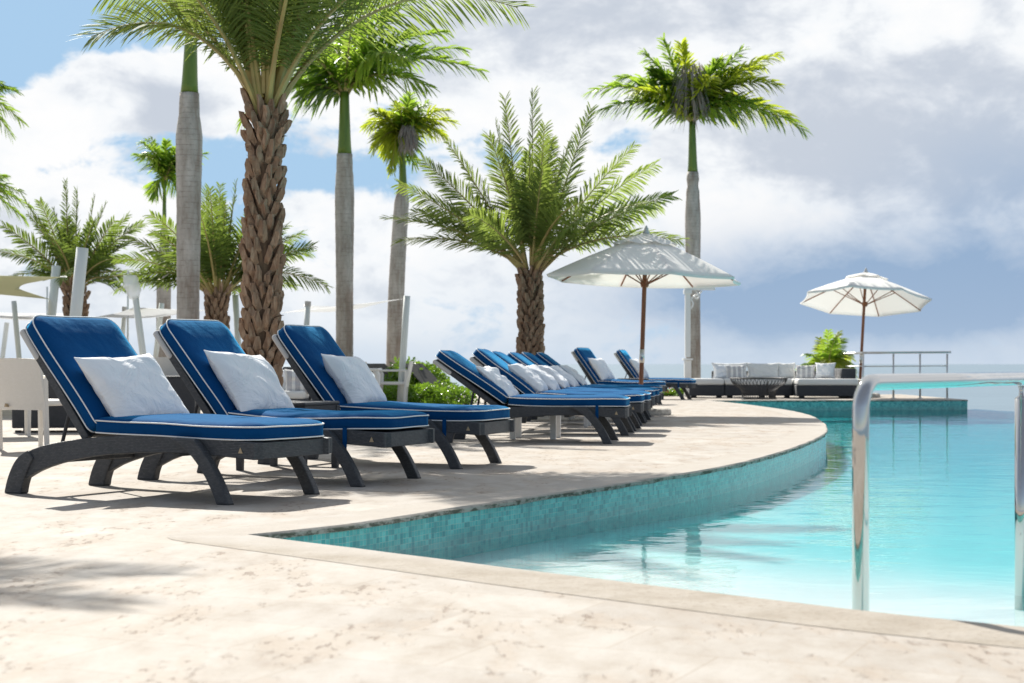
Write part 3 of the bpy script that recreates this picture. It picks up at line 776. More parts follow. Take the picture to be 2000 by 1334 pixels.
# ================================================================== PARASOLS
def parasol(label, base, top, rim_r, drop, pole_r, tilt, roll, spin, seed, base_label=True):
    """canopy apex at top; rim drop below; tilt leans the canopy away from the camera, roll to its right"""
    base = Vector(base); top = Vector(top)
    r = thing('parasol', label, 'parasol', base, 0, 'white parasols by the pool')
    ax = (top - base); H = ax.length; d = ax.normalized()
    po = MB(); hub = base + d * (H - drop * .55)
    pts = [base + d * (H * k / 8) - base for k in range(9)]; pts[-1] = pts[-1] - d * .10
    po.tube(pts, pole_r, 12); p = po.build('pole', M_['wood'], r, smooth=True)
    fe = MB(); fe.tube([d * (.78), d * (.98)], pole_r + .005, 12); fe.build('ferrule', M_['steel'], p, smooth=True)
    ba = MB(); ba.lathe([(.46, 0), (.47, .03), (.46, .085), (.43, .10), (.09, .105), (.07, .12), (.055, .34), (.04, .345)], 28); ba.build('base', M_['concrete'], r, smooth=False)
    Mc = Matrix.Translation(top - base) @ Matrix.Rotation(R(roll), 4, 'Y') @ Matrix.Rotation(R(-tilt), 4, 'X') @ Matrix.Rotation(R(spin), 4, 'Z')
    NS, NR, NA = 8, 12, 8
    def surf(u, a, off=0):
        k = a / (2 * math.pi / NS); i = math.floor(k + 1e-9); f = k - i
        a0, a1 = i * 2 * math.pi / NS, (i + 1) * 2 * math.pi / NS
        rr = rim_r * u; z = -drop * (.06 * u + .94 * u ** 1.18)
        x = rr * ((1 - f) * math.cos(a0) + f * math.cos(a1)); y = rr * ((1 - f) * math.sin(a0) + f * math.sin(a1))
        b = 4 * f * (1 - f)
        z += -.012 * b * u + .004 * b * mnoise.noise(Vector((x * 1.6, y * 1.6, seed)))
        sc = 1 - .035 * b * u ** 3          # scalloped hem between the ribs
        return Vector((x * sc, y * sc, z + off))
    ca = MB(); n = NS * NA
    for j in range(NR + 1):
        for k in range(n): ca.v.append(surf(max(.02, j / NR), 2 * math.pi * k / n))
    for k in range(n): q = surf(1, 2 * math.pi * k / n); ca.v.append(q * 1 + Vector((-q.x * .012, -q.y * .012, -.035)))     # hem
    for j in range(NR + 1):
        for k in range(n):
            l = (k + 1) % n; ca.f.append((j * n + k, (j + 1) * n + k, (j + 1) * n + l, j * n + l))
    can = ca.build('canopy', M_['canopy'], r, M=Mc, smooth=True)
    ve = MB()
    for j in range(5):
        for k in range(n):
            q = surf(max(.02, .34 * j / 4), 2 * math.pi * k / n); q.z += .045 + .015 * math.cos(k / NA * 2 * math.pi) * (j / 4) ; ve.v.append(q)
    for j in range(4):
        for k in range(n): l = (k + 1) % n; ve.f.append((j * n + k, (j + 1) * n + k, (j + 1) * n + l, j * n + l))
    ve.build('vent_cap', M_['canopy'], can, M=Mc, smooth=True)
    fi = MB(); fi.lathe([(.05, .03), (.055, .06), (.03, .085), (.035, .10), (.02, .135), (.004, .16)], 12); fi.build('finial', M_['pocket'], r, M=Mc, smooth=True)
    for k in range(NS):
        a = 2 * math.pi * k / NS
        rb = MB(); rb.tube([surf(u, a, -.022) for u in (.05, .25, .5, .75, .985)], .013, 6)
        q = surf(.52, a, -.03); rb.tube([q, Vector((0, 0, -drop * 1.12)) + Vector((math.cos(a), math.sin(a), 0)) * .05], .010, 6)
        rb.build('rib', M_['wood'], r, M=Mc)
    hb = MB(); hb.lathe([(.05, -drop * 1.2), (.065, -drop * 1.15), (.065, -drop * 1.08), (.05, -drop * 1.04)], 12); hb.build('hub', M_['wood'], r, M=Mc, smooth=True)
    return r
D1 = 24.5
b0 = P(1250, 0, D1); b0.z = 0; tp_ = P(1262, 461, D1)
parasol('large white parasol open above the far row of loungers', b0, tp_, 1.50, .64, .034, 1.2, 1.8, 10, 1.0)
D2 = 37.2
b0 = P(1678, 0, D2); b0.z = 0; tp_ = P(1691, 536, D2)
parasol('white parasol tipped back beside the steel railing, pale underside showing', b0, tp_, 1.50, .62, .034, 10.5, 4.0, 20, 2.0)

# ================================================================== PALMS
def bez(B, C, T, s): return B * (1 - s) ** 2 + C * (2 * s * (1 - s)) + T * s * s
def bezt(B, C, T, s): return ((C - B) * (2 * (1 - s)) + (T - C) * (2 * s)).normalized()
def frond(B, T, rise, n, ll, lw, rng, s0=.12, r0=.022, plume=False, vee=30, fwd=(66, 34), droop=.12, bend=.38, sway=None, twist=0):
    """one feather leaf: stalk from B to T bulging upward by rise, n leaflets a side of length ll"""
    B, T = Vector(B), Vector(T); L = (T - B).length
    C = B + (T - B) * bend + Vector((0, 0, rise * L))
    mb = MB(); pts = [bez(B, C, T, k / 12) for k in range(13)]
    mb.tube(pts, [max(.004, r0 * (1 - k / 12) ** 1.1 + .003) for k in range(13)], 5)
    nst = len(mb.f)
    for i in range(n):
        for sg in (-1, 1):
            w = (i + rng.uniform(-.3, .3)) / n; s = s0 + (1 - s0) * max(0, min(1, w))
            p = bez(B, C, T, s); t = bezt(B, C, T, s)
            sd = t.cross(Vector((0, 0, 1)))
            if sd.length < .05: sd = t.cross(Vector((0, 1, 0)))
            sd.normalize()
            if twist: sd.rotate(Matrix.Rotation(R(twist) * min(1, .25 + 1.5 * w), 3, t))
            nm = sd.cross(t)
            pr = min(1, .42 + 2.6 * w) * (1 - .62 * max(0, w - .35) / .65)
            l = ll * pr * rng.uniform(.84, 1.1)
            fa = R(fwd[0] + (fwd[1] - fwd[0]) * w + rng.uniform(-7, 7))
            va = R(vee + rng.uniform(-14, 14)) if not plume else R(rng.choice((-38, -8, 22, 48)) + rng.uniform(-14, 14))
            dr = t * math.cos(fa) + (sd * sg * math.cos(va) + nm * math.sin(va)) * math.sin(fa)
            dr.normalize()
            wd = nm.cross(dr) if not plume else (nm * .8 + t * .6).cross(dr)
            if wd.length < .05: wd = t.copy()
            wd.normalize(); wd.rotate(Matrix.Rotation(rng.uniform(-.5, .5), 3, dr))
            g = Vector((0, 0, -1)) * l * droop
            q1 = p + dr * (l * .45) + g * .22; q2 = p + dr * (l * .80) + g * .66; q3 = p + dr * l + g
            if sway: sh = Vector(sway) * l; q1 = q1 + sh * .2; q2 = q2 + sh * .6; q3 = q3 + sh
            h = lw * .5 * (.75 + .5 * pr)
            o = len(mb.v)
            mb.v += [tuple(p - wd * h * .5), tuple(p + wd * h * .5), tuple(q1 + wd * h), tuple(q1 - wd * h), tuple(q2 + wd * h * .75), tuple(q2 - wd * h * .75), tuple(q3)]
            mb.f += [(o, o + 1, o + 2, o + 3), (o + 3, o + 2, o + 4, o + 5), (o + 5, o + 4, o + 6)]
    return mb, nst
def add_frond(root, origin, leafmat, name='frond', stalk='stalk', **kw):
    B = Vector(kw.pop('B')) - origin; T = Vector(kw.pop('T')) - origin
    mb, nst = frond(B, T, kw.pop('rise'), kw.pop('n'), kw.pop('ll'), kw.pop('lw'), kw.pop('rng'), **kw)
    o = mb.build(name, M_[leafmat], root)
    o.data.materials.append(M_[stalk])
    o.data.polygons.foreach_set('material_index', [1 if i < nst else 0 for i in range(len(mb.f))])
    return o
def path_at(base, top, bow, u):
    return base + (top - base) * u + Vector((bow[0], bow[1], 0)) * math.sin(u * math.pi)
def date_trunk(root, H, top, r_base, r_top, rows, around, rng, size=1.0):
    """trunk of old leaf bases in a spiral; top: offset of the crown"""
    core = MB(); boots = MB()
    pts = []; rad = []
    for k in range(25):
        u = k / 24; p = Vector((top.x * u, top.y * u, H * u)); pts.append(p); rad.append((r_base + (r_top - r_base) * u) * .86)
    core.tube(pts, rad, 16)
    tr = core.build('trunk', M_['fibre'], root, smooth=True)
    gold = 2 * math.pi / around
    for j in range(rows):
        for i in range(around):
            u = (j + .5 + (i / around) * 1.0) / rows
            if u > .985: continue
            a = gold * i + j * gold * .5 + rng.uniform(-.09, .09)
            r = (r_base + (r_top - r_base) * u)
            c = Vector((top.x * u, top.y * u, H * u)); o = Vector((math.cos(a), math.sin(a), 0)); tt = Vector((-math.sin(a), math.cos(a), 0)); z = Vector((0, 0, 1))
            if rng.random() < .06: continue
            hh = H / rows * rng.uniform(1.2, 1.9); w = 2 * math.pi * r / around * rng.uniform(.40, .52)
            lean = rng.uniform(.18, .46) * (1.5 if u > .85 else 1); base = c + o * (r * .80)
            p = []
            for f, ww, out, th in ((-.15, .85, -.02, .03), (.30, 1.0, lean * hh * .5, .055), (.72, .78, lean * hh * .9, .05), (1.0, rng.uniform(.35, .6), lean * hh * 1.25, .022)):
                q = base + z * (hh * f) + o * out; jt = tt * rng.uniform(-.012, .012); jz = z * rng.uniform(-.012, .012)
                p.append([q - tt * w * ww + jt, q + o * th * size + jt + jz, q + tt * w * ww + jt, q - o * .03])
            ov = len(boots.v)
            for row in p: boots.v += [tuple(x) for x in row]
            for k in range(3):
                for m in range(4):
                    n_ = (m + 1) % 4; boots.f.append((ov + k * 4 + m, ov + k * 4 + n_, ov + k * 4 + 4 + n_, ov + k * 4 + 4 + m))
            boots.f.append((ov + 12, ov + 13, ov + 14, ov + 15))
    boots.v and boots.build('leaf_base', M_['bark'], tr)
    fb = MB()
    for k in range(int(rows * around * .5)):
        u = rng.uniform(.02, 1.0) if k % 3 else rng.uniform(.72, 1.0); a = rng.uniform(0, 2 * math.pi); r = r_base + (r_top - r_base) * u
        o = Vector((math.cos(a), math.sin(a), 0)); p0 = Vector((top.x * u, top.y * u, H * u)) + o * (r * .97); d = (o * rng.uniform(.2, 1) + Vector((rng.uniform(-1, 1), rng.uniform(-1, 1), rng.uniform(-.6, 1.0)))).normalized() * rng.uniform(.03, .11) * size
        w = d.orthogonal().normalized() * .006 * size
        fb.add([p0 - w, p0 + w, p0 + d * .6 + w * .8 + Vector((0, 0, .01)), p0 + d], [(0, 1, 2), (0, 2, 3)])
    hair = fb.build('trunk_fibre', M_['fibre'], tr); hair['kind'] = 'stuff'
    return tr
def stub_fronds(root, cr, rng, n, r): pass

def date_palm(label, px, D, crown_px, r_base, r_top, tips, extra, flen, rows, around, seed, leafmat='date_leaf', n=58, ll=.42, lw=.020, spread=1.0, s0=.16, depth=.5, size=1.0, emin=-10, emax=78):
    """px: pixel column of the base; crown_px: where the crown springs from; tips: frond tips in the photo with a depth offset"""
    rng = random.Random(seed)
    base = P(px, 0, D); base.z = 0; cr = P(crown_px[0], crown_px[1], D)
    root = thing('date_palm', label, 'palm tree', base, 0, 'date palms round the pool')
    top = cr - base; H = top.z
    date_trunk(root, H, top, r_base, r_top, rows, around, rng, size)
    K = dict(n=n, ll=ll, lw=lw, s0=s0)
    for tp in tips:
        x, y = tp[0], tp[1]; dd = tp[2] if len(tp) > 2 else rng.uniform(-depth, depth); rise = tp[3] if len(tp) > 3 else .16
        T = P(x, y, D + dd); d = T - cr; d.z = 0
        B = cr + (d.normalized() if d.length > .01 else Vector((0, 0, 0))) * r_top * .7 + Vector((0, 0, rng.uniform(-.12, .05)))
        add_frond(root, base, leafmat, B=B, T=T, rise=rise, rng=rng, twist=rng.choice((-1, 1)) * rng.uniform(18, 62), vee=rng.uniform(-4, 24), droop=rng.uniform(.16, .34), r0=.026 * size, **K)
    for k in range(extra):
        a = (k + rng.uniform(-.3, .3)) * 2.39996; e = R(rng.uniform(emin, emax)); L = flen * rng.uniform(.82, 1.05)
        d = Vector((math.cos(a) * math.cos(e), math.sin(a) * math.cos(e), math.sin(e)))
        h = Vector((math.cos(a), math.sin(a), 0))
        B = cr + h * r_top * .6 + Vector((0, 0, rng.uniform(-.1, .1)))
        add_frond(root, base, leafmat, B=B, T=cr + d * L, rise=.10 + .16 * math.cos(e), rng=rng, twist=rng.uniform(-60, 60), vee=rng.uniform(-4, 24), droop=rng.uniform(.16, .34), r0=.026 * size, **K)
    return root

def royal_palm(label, px, D, prof, crown_px, shaft_px, tips, extra, flen, seed, leafmat='royal_leaf', n=60, ll=.58, lw=.044, bow=(0, 0), flower=None, emin=-5, emax=70, mats=None):
    """prof: trunk radius in photo pixels at photo heights, from the ground up; shaft_px: foot of the green crownshaft"""
    rng = random.Random(seed); base = P(px, 0, D); base.z = 0; cr = P(*crown_px, D); sh = P(*shaft_px, D)
    root = thing('royal_palm', label, 'palm tree', base, 0, 'royal palms along the terrace')
    tr = MB(); pts = []; rad = []; k = D / F
    rows = 60
    for i in range(rows + 1):
        u = i / rows; p = path_at(base, sh, bow, u); pts.append(p - base)
        y = HY - (p.z - CAMZ) * F / D
        # radius read from the profile table
        rr = prof[-1][1]
        for (y0, r0), (y1, r1) in zip(prof, prof[1:]):
            if y1 <= y <= y0: w = (y0 - y) / (y0 - y1); w = w * w * (3 - 2 * w); rr = r0 + (r1 - r0) * w
        if y > prof[0][0]: rr = prof[0][1]
        rad.append(rr * k * (1 + .012 * math.sin(i * 2.1)))
    tr.tube(pts, rad, 20); tr.build('trunk', M_['royal'], root, smooth=True)
    cs = MB(); r1 = prof[-1][1] * k * .92; r2 = r1 * .62
    cs.tube([sh - base + (cr - sh) * (i / 8) for i in range(9)], [r1 + (r2 - r1) * (i / 8) ** .7 for i in range(9)], 16); cs.build('crownshaft', M_['shaft'], root, smooth=True)
    def put(T, rise, bend=.36):
        B = cr + Vector((0, 0, rng.uniform(-.15, .05)))
        lm = leafmat if not mats else rng.choice(mats)
        add_frond(root, base, lm, B=B, T=T, rise=rise, rng=rng, n=n, ll=ll, lw=lw, s0=.10, plume=True, droop=rng.uniform(.28, .5), r0=.03, bend=bend, fwd=(66, 30))
    for tp in tips:
        dd = tp[2] if len(tp) > 2 else rng.uniform(-.5, .5); put(P(tp[0], tp[1], D + dd), tp[3] if len(tp) > 3 else .3)
    for q in range(extra):
        a = (q + rng.uniform(-.3, .3)) * 2.39996; e = R(rng.uniform(emin, emax)); L = flen * rng.uniform(.8, 1.05)
        put(cr + Vector((math.cos(a) * math.cos(e), math.sin(a) * math.cos(e), math.sin(e))) * L, .12 + .3 * math.cos(e))
    if flower:
        fx, fy, fr_, fh = flower; c = P(fx, fy, D - .35) - base; mb = MB()
        for q in range(300):
            a = rng.uniform(0, 2 * math.pi); rr = fr_ * k * math.sqrt(rng.random()) * .75; p = c + Vector((math.cos(a) * rr, math.sin(a) * rr * .6, fh * k * rng.uniform(.1, .9)))
            d = Vector((math.cos(a) * .35, math.sin(a) * .25, -1)).normalized() * fh * k * rng.uniform(.35, .8); w = d.cross(Vector((rng.uniform(-1, 1), rng.uniform(-1, 1), 0))).normalized() * .011
            m_ = p + d * .5 + Vector((rng.uniform(-.06, .06), rng.uniform(-.06, .06), 0))
            mb.add([p - w, p + w, m_ + w, m_ - w, p + d], [(0, 1, 2, 3), (3, 2, 4)])
        st = MB(); st.tube([cr - base, c + Vector((0, 0, fh * k * .5))], .03, 6); mb.add(st.v, st.f)
        mb.build('flower_stalk', M_['dry'], root)
    return root

# the thick palm behind the loungers
date_palm('thick scaly date palm rising behind the second and third loungers, crown above the frame', 508, 15.2, (519, 205), .140, .122,
          [(178, 72, -.6, .52), (200, -10, .5, .42), (330, -170, .2, .3), (430, -260, -.4, .12), (500, -330, .6, .05), (590, -320, -.8, .06), (720, -250, .5, .14), (840, -120, -.4, .3), (1012, 15, .3, .42), (960, -70, .9, .36), (800, -60, -1.0, .34), (640, -200, 1.0, .12), (260, -90, -1.0, .36), (380, -120, 1.2, .2)],
          16, 2.75, 29, 9, 11, n=96, ll=.58, lw=.0125, s0=.17, emin=38, emax=82, size=1.0)
# the round-crowned palm in the middle
date_palm('round-crowned date palm standing between the loungers and the open parasol', 1034, 25.0, (1037, 528), .168, .140,
          [(825, 312, 0, .10), (778, 358, .3, .12), (752, 426, -.3, .17), (778, 470, .2, .22), (875, 278, .4, .06), (968, 240, .2, .02), (986, 192, -.2, .0), (1040, 180, .1, .0), (1064, 244, -.6, .0), (1155, 211, .2, .03), (1241, 282, -.3, .12), (1280, 320, .3, .14), (1314, 381, -.2, .18), (1333, 470, .1, .24), (1290, 400, .9, .16), (920, 420, -1.5, .15), (1140, 420, -1.6, .15)],
          13, 2.15, 23, 10, 12, n=80, s0=.20, ll=.50, lw=.021, emin=5, emax=75)
# two behind on the left
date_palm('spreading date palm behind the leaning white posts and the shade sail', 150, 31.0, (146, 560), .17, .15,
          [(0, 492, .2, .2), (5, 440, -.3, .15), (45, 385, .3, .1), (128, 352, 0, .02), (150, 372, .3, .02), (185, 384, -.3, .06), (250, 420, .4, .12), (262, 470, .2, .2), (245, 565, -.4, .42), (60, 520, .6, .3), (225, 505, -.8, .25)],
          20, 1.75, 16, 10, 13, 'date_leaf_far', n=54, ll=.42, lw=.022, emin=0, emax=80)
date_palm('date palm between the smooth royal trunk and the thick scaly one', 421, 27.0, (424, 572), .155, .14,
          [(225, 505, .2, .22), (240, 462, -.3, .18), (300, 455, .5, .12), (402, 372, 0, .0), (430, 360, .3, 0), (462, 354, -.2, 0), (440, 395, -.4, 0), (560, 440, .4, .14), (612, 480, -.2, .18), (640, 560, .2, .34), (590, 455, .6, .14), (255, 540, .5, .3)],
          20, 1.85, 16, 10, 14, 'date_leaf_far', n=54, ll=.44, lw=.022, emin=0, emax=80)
date_palm('date palm beyond the left border, its fronds shading the near deck', -455, 12.2, (-450, -430), .155, .135, [], 9, 2.0, 38, 9, 15, n=60, ll=.5, lw=.016, emin=15, emax=75)
# royal palms
royal_palm('tall smooth royal palm with swollen upper trunk behind the second lounger', 366, 24.0, [(815, 23), (600, 22), (420, 23.5), (270, 26), (215, 20), (180, 19)], (374, 40), (370, 182),
           [(60, -120), (700, -110), (560, -190), (180, -190)], 10, 3.0, 21, n=50, emin=20)
royal_palm('royal palm with wide dark fronds right of the thick scaly trunk', 673, 30.0, [(792, 17), (560, 17), (380, 19), (345, 17.5), (330, 16), (300, 15.5)], (673, 180), (673, 301),
           [(943, 140, -.2, .32), (905, 95, .4, .25), (590, 185, .2, .3), (470, 235, -.3, .42), (520, 120, .4, .3), (800, 60, .3, .2), (840, 170, -.9, .3), (720, 30, .5, .08), (600, 60, -.3, .15)], 12, 2.4, 22, n=66, ll=.62, lw=.046, emin=5)
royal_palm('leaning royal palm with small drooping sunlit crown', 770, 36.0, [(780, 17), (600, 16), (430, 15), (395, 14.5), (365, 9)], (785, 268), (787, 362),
           [(715, 245, .2, .5), (728, 215, -.3, .4), (888, 240, .2, .42), (875, 215, -.3, .35), (870, 268, .4, .6), (730, 290, -.3, .7), (800, 200, .3, .12), (835, 200, -.5, .25), (765, 330, -.3, .9), (808, 322, .2, .9), (778, 318, .4, .9), (752, 300, .3, .8)], 7, 1.0, 23, 'sunlit_leaf', n=46, ll=.52, lw=.04, bow=(-.05, 0), flower=(797, 285, 15, 45), emin=25, emax=75, mats=('sunlit_leaf', 'sunlit_leaf', 'royal_leaf'))
royal_palm('slim young royal palm half hidden behind the tall smooth trunk', 318, 38.0, [(775, 14), (560, 14), (520, 12), (440, 6.5), (385, 5)], (321, 345), (321, 440),
           [(296, 268, 0, .05), (338, 290, .2, .05), (404, 300, .1, .3), (300, 380, -.2, .4), (350, 385, .3, .4), (360, 275, -.3, .1)], 8, 1.0, 24, n=40, ll=.45, lw=.04, emin=30, emax=80)
royal_palm('royal palm with dry grey flower brush beside the white porch post', 1354, 40.0, [(772, 15), (560, 14), (430, 15.5), (375, 13), (362, 10.5), (350, 12.5), (335, 11)], (1352, 238), (1353, 336),
           [(1152, 178, .2, .36), (1175, 215, -.4, .34), (1258, 100, .3, .16), (1296, 78, -.2, .05), (1522, 105, .2, .26), (1518, 165, -.3, .42), (1573, 256, .1, .36), (1450, 95, .4, .15), (1330, 85, -.4, .1), (1490, 130, .6, .3), (1210, 150, .5, .34), (1240, 175, -.8, .3), (1470, 200, -.8, .32), (1555, 235, .6, .34), (1410, 110, .6, .1)], 6, 1.7, 25, n=70, ll=.76, lw=.055, flower=(1350, 205, 34, 95), emin=30, emax=70, mats=('royal_leaf', 'royal_leaf', 'sunlit_leaf'))
royal_palm('royal palm at the left border, only its drooping frond tips showing', -85, 36.0, [(785, 17), (400, 17), (330, 14)], (-75, 195), (-77, 320),
           [(46, 240, .2, .4), (34, 178, -.3, .25), (22, 262, .4, .5), (-40, 130), (-160, 220)], 7, 1.15, 26, n=50, ll=.5, lw=.04)
royal_palm('second royal palm at the left border, fronds above the shade sail', -75, 39.0, [(780, 14), (460, 14)], (-70, 375), (-72, 470),
           [(60, 405, .2, .3), (42, 375, -.3, .25), (50, 432, .4, .4), (10, 345, .3, .15), (-80, 320)], 7, 1.2, 27, n=50, ll=.5, lw=.04)
# the wind-bent young palm behind the sofa
def bush_palm():
    rng = random.Random(31); D = 39.5; base = P(1612, 0, D); base.z = 0; cr = P(1614, 735, D)
    root = thing('young_palm', 'young wind-blown palm bush behind the white sofa', 'palm tree', base)
    st = MB(); st.tube([Vector((0, 0, 0)), Vector((.01, 0, .25)), cr - base], [.07, .06, .05], 8); st.build('trunk', M_['fibre'], root)
    for x, y, dd, rise in ((1668, 718, .2, .75), (1660, 690, -.2, .6), (1672, 735, .3, .9), (1640, 648, .2, .25), (1618, 645, -.2, .2), (1600, 660, .3, .25), (1560, 715, .2, .55), (1575, 690, -.3, .4), (1650, 660, .4, .4), (1655, 712, -.5, .7), (1632, 660, -.4, .3), (1625, 720, -.7, .9), (1590, 705, .5, .5), (1645, 725, .5, .9), (1567, 730, -.4, .6), (1662, 700, .6, .6)):
        add_frond(root, base, rng.choice(('royal_leaf', 'sunlit_leaf')), B=cr, T=P(x, y, D + dd), rise=rise, rng=rng, n=34, ll=.42, lw=.034, s0=.1, droop=.5, vee=5, r0=.018)
bush_palm()

# ================================================================== FAR TERRACE
# sectional sofa
SD = 36.6
def sofa():
    p0 = P(1345, 0, SD); p1 = P(1548, 0, SD); p2 = P(1665, 0, SD)
    x0, x1, x2 = p0.x, p1.x, p2.x; org = Vector(((x0 + x2) / 2, SD, 0)); cx = org.x
    r = thing('sectional_sofa', 'white cushioned dark wicker corner sofa beyond the pool', 'sofa', org)
    W = M_['wicker_box']
    def base(a, b, y0, y1, h=.24):
        m = MB(); m.box(((a + b) / 2 - cx, (y0 + y1) / 2, .05 + h / 2), (b - a - .012, y1 - y0, h)); m.build('base', W, r, bevel=.012)
        f = MB()
        for xx in (a + .12, b - .12): f.box((xx - cx, y0 + .08, .025), (.12, .06, .05))
        f.build('foot', M_['black_rubber'], r)
    def seat(a, b, y0, y1):
        m = MB(); m.rbox(((a + b) / 2 - cx, (y0 + y1) / 2, .362), (b - a - .015, y1 - y0 - .01, .145), .045, 4, puff=.012); m.build('seat_cushion', M_['seat_white'], r, smooth=True)
    L = x1 - x0
    cuts = [x0, x0 + .80, x0 + 1.75, x1]
    for a, b in zip(cuts, cuts[1:]): base(a, b, -.05, .80); seat(a, b, -.05, .80)
    base(x1, x2, -.55, .80); seat(x1, x1 + .5, -.02, .80); seat(x1 + .02, x2 + .03, -.57, -.04); seat(x1 + .52, x2, -.02, .8)
    bk = MB(); bk.box(((x0 + .62 + x2) / 2 - cx, .87, .33), (x2 - x0 - .62, .12, .54)); bk.build('backrest', W, r, bevel=.015)
    ar = MB(); ar.box((x2 - .13 - cx, .25, .54), (.32, .95, .24)); ar.build('armrest', W, r, bevel=.02)
    for a, b in ((1398, 1468), (1466, 1532), (1528, 1562)):
        pa, pb = P(a, 0, SD).x, P(b, 0, SD).x
        m = pillow_mesh(pb - pa + .05, .40, .10, a, lump=.02); o = m.build('back_cushion', M_['seat_white'], r, smooth=True, sub=1)
        o.matrix_local = Matrix.Translation(((pa + pb) / 2 - cx, .62, .60)) @ Matrix.Rotation(R(78), 4, 'X')
    return org
so_ = sofa()
def loose_pillow(name, label, x, y, D, w, h, t, rx, rz, mat, seed, lump=.02, ry=0):
    c = P(x, y, D); o = pillow_mesh(w, h, t, seed, lump=lump).build(name, M_[mat], smooth=True, sub=1)
    o.matrix_world = Matrix.Translation(c) @ Matrix.Rotation(R(rz), 4, 'Z') @ Matrix.Rotation(R(rx), 4, 'X') @ Matrix.Rotation(R(ry), 4, 'Z')
    return tag(o, label, 'pillow')
loose_pillow('pillow', 'striped grey and white pillow near the sofa end beside the porch post', 1436, 727, SD + .42, .46, .34, .08, 76, 4, 'stripe', 41)
loose_pillow('pillow', 'plain white pillow at the sofa end, behind the striped one', 1409, 727, SD + .50, .40, .36, .09, 78, 10, 'pillow', 42)
loose_pillow('pillow', 'striped grey and white pillow in the corner of the sofa', 1573, 727, SD + .30, .46, .35, .08, 74, -12, 'stripe', 43)
loose_pillow('pillow', 'big plump white pillow against the dark wicker armrest', 1612, 724, SD + .10, .47, .38, .11, 76, -16, 'pillow', 44)
# wire fire bowl
def fire_bowl():
    D = SD - 1.3; c = P(1482, 0, D); c.z = 0
    r = thing('wire_table', 'black wire hourglass table on the deck before the white sofa', 'table', c)
    k = D / F; R0 = 55 * k; R1 = 33 * k; zt = .76 - (739 - HY) * k; zw = .22
    ring = lambda rr, z, n=40: [Vector((rr * math.cos(2 * math.pi * i / n), rr * math.sin(2 * math.pi * i / n), z)) for i in range(n)]
    a = MB(); a.tube(ring(R0, zt), .016, 6, closed=True); a.build('top_ring', M_['iron'], r, smooth=True)
    a = MB(); a.tube(ring(R1 * 1.02, .015), .012, 6, closed=True); a.build('bottom_ring', M_['iron'], r, smooth=True)
    a = MB(); N = 44
    for i in range(N):
        g = 2 * math.pi * i / N
        tab = [(R0, zt), (R0 * .93, zt - .10), (R1 * 1.18, zw + .03), (R1 * .98, zw - .06), (R1 * .96, .10), (R1 * 1.02, .015)]
        a.tube([Vector((q * math.cos(g + .25 * (1 - z / zt)), q * math.sin(g + .25 * (1 - z / zt)), z)) for q, z in interp(tab, 10)], .0075, 5)
    a.build('wire_frame', M_['iron'], r)
fire_bowl()
# steel railing
def railing():
    spots = [(1598, 40.3), (1640, 40.0), (1686, 36.2), (1745, 36.1), (1797, 36.0), (1850, 35.9)]
    pts = [P(x, 0, D) for x, D in spots]; pts = [Vector((p.x, p.y, 0)) for p in pts]; o = pts[3].copy()
    r = thing('steel_railing', 'brushed steel railing at the pool end of the far platform', 'railing', o)
    zt = 1.0
    for p in pts:
        q = p - o
        m = MB(); m.tube([q, q + Vector((0, 0, zt - .02))], .022, 10); m.lathe([(.06, 0), (.06, .012), (.03, .02)], 14, q); m.build('post', M_['steel'], r, smooth=True)
    for name, z, rr in (('top_rail', zt, .025), ('mid_rail', .70, .012), ('mid_rail', .40, .012)):
        m = MB(); m.tube([p - o + Vector((0, 0, z + .02 * k / 5)) for k, p in enumerate(pts)] + ([pts[-1] - o + Vector((.08, 0, z + .022))] if name == 'top_rail' else []), rr, 10); m.build(name, M_['steel'], r, smooth=True)
railing()
# porch post with bracket
def porch_post():
    D = 38.2; b_ = P(1343, 0, D); b_.z = 0; k = D / F
    r = thing('porch_post', 'white turned porch post with scrolled bracket beside the palm trunk', 'post', b_)
    zt = .76 + (711 - 568) * k; w = .125
    m = MB(); m.box((0, 0, .42), (w + .03, w + .03, .84)); m.box((0, 0, .87), (w + .10, w + .10, .045)); m.box((0, 0, (.9 + zt) / 2 + .01), (w, w, zt - .92)); m.box((0, 0, zt - .03), (w + .06, w + .06, .09)); m.build('shaft', M_['resin'], r, bevel=.008)
    m = MB(); m.box((.28, 0, zt + .045), (.72, .10, .06)); m.build('beam_end', M_['resin'], r, bevel=.006)
    m = MB(); pts = [(w / 2 + .02, zt - .42), (.13, zt - .30), (.09, zt - .20), (.16, zt - .12), (.26, zt - .10), (.24, zt - .18), (.17, zt - .17)]
    m.tube([Vector((x, 0, z)) for x, z in interp(pts, 24)], .018, 6); m.tube([Vector((x, 0, z)) for x, z in interp([(.20, zt - .02), (.24, zt - .07), (.30, zt - .05), (.33, zt + .0)], 8)], .015, 6); m.build('scroll_bracket', M_['resin'], r, smooth=True)
porch_post()

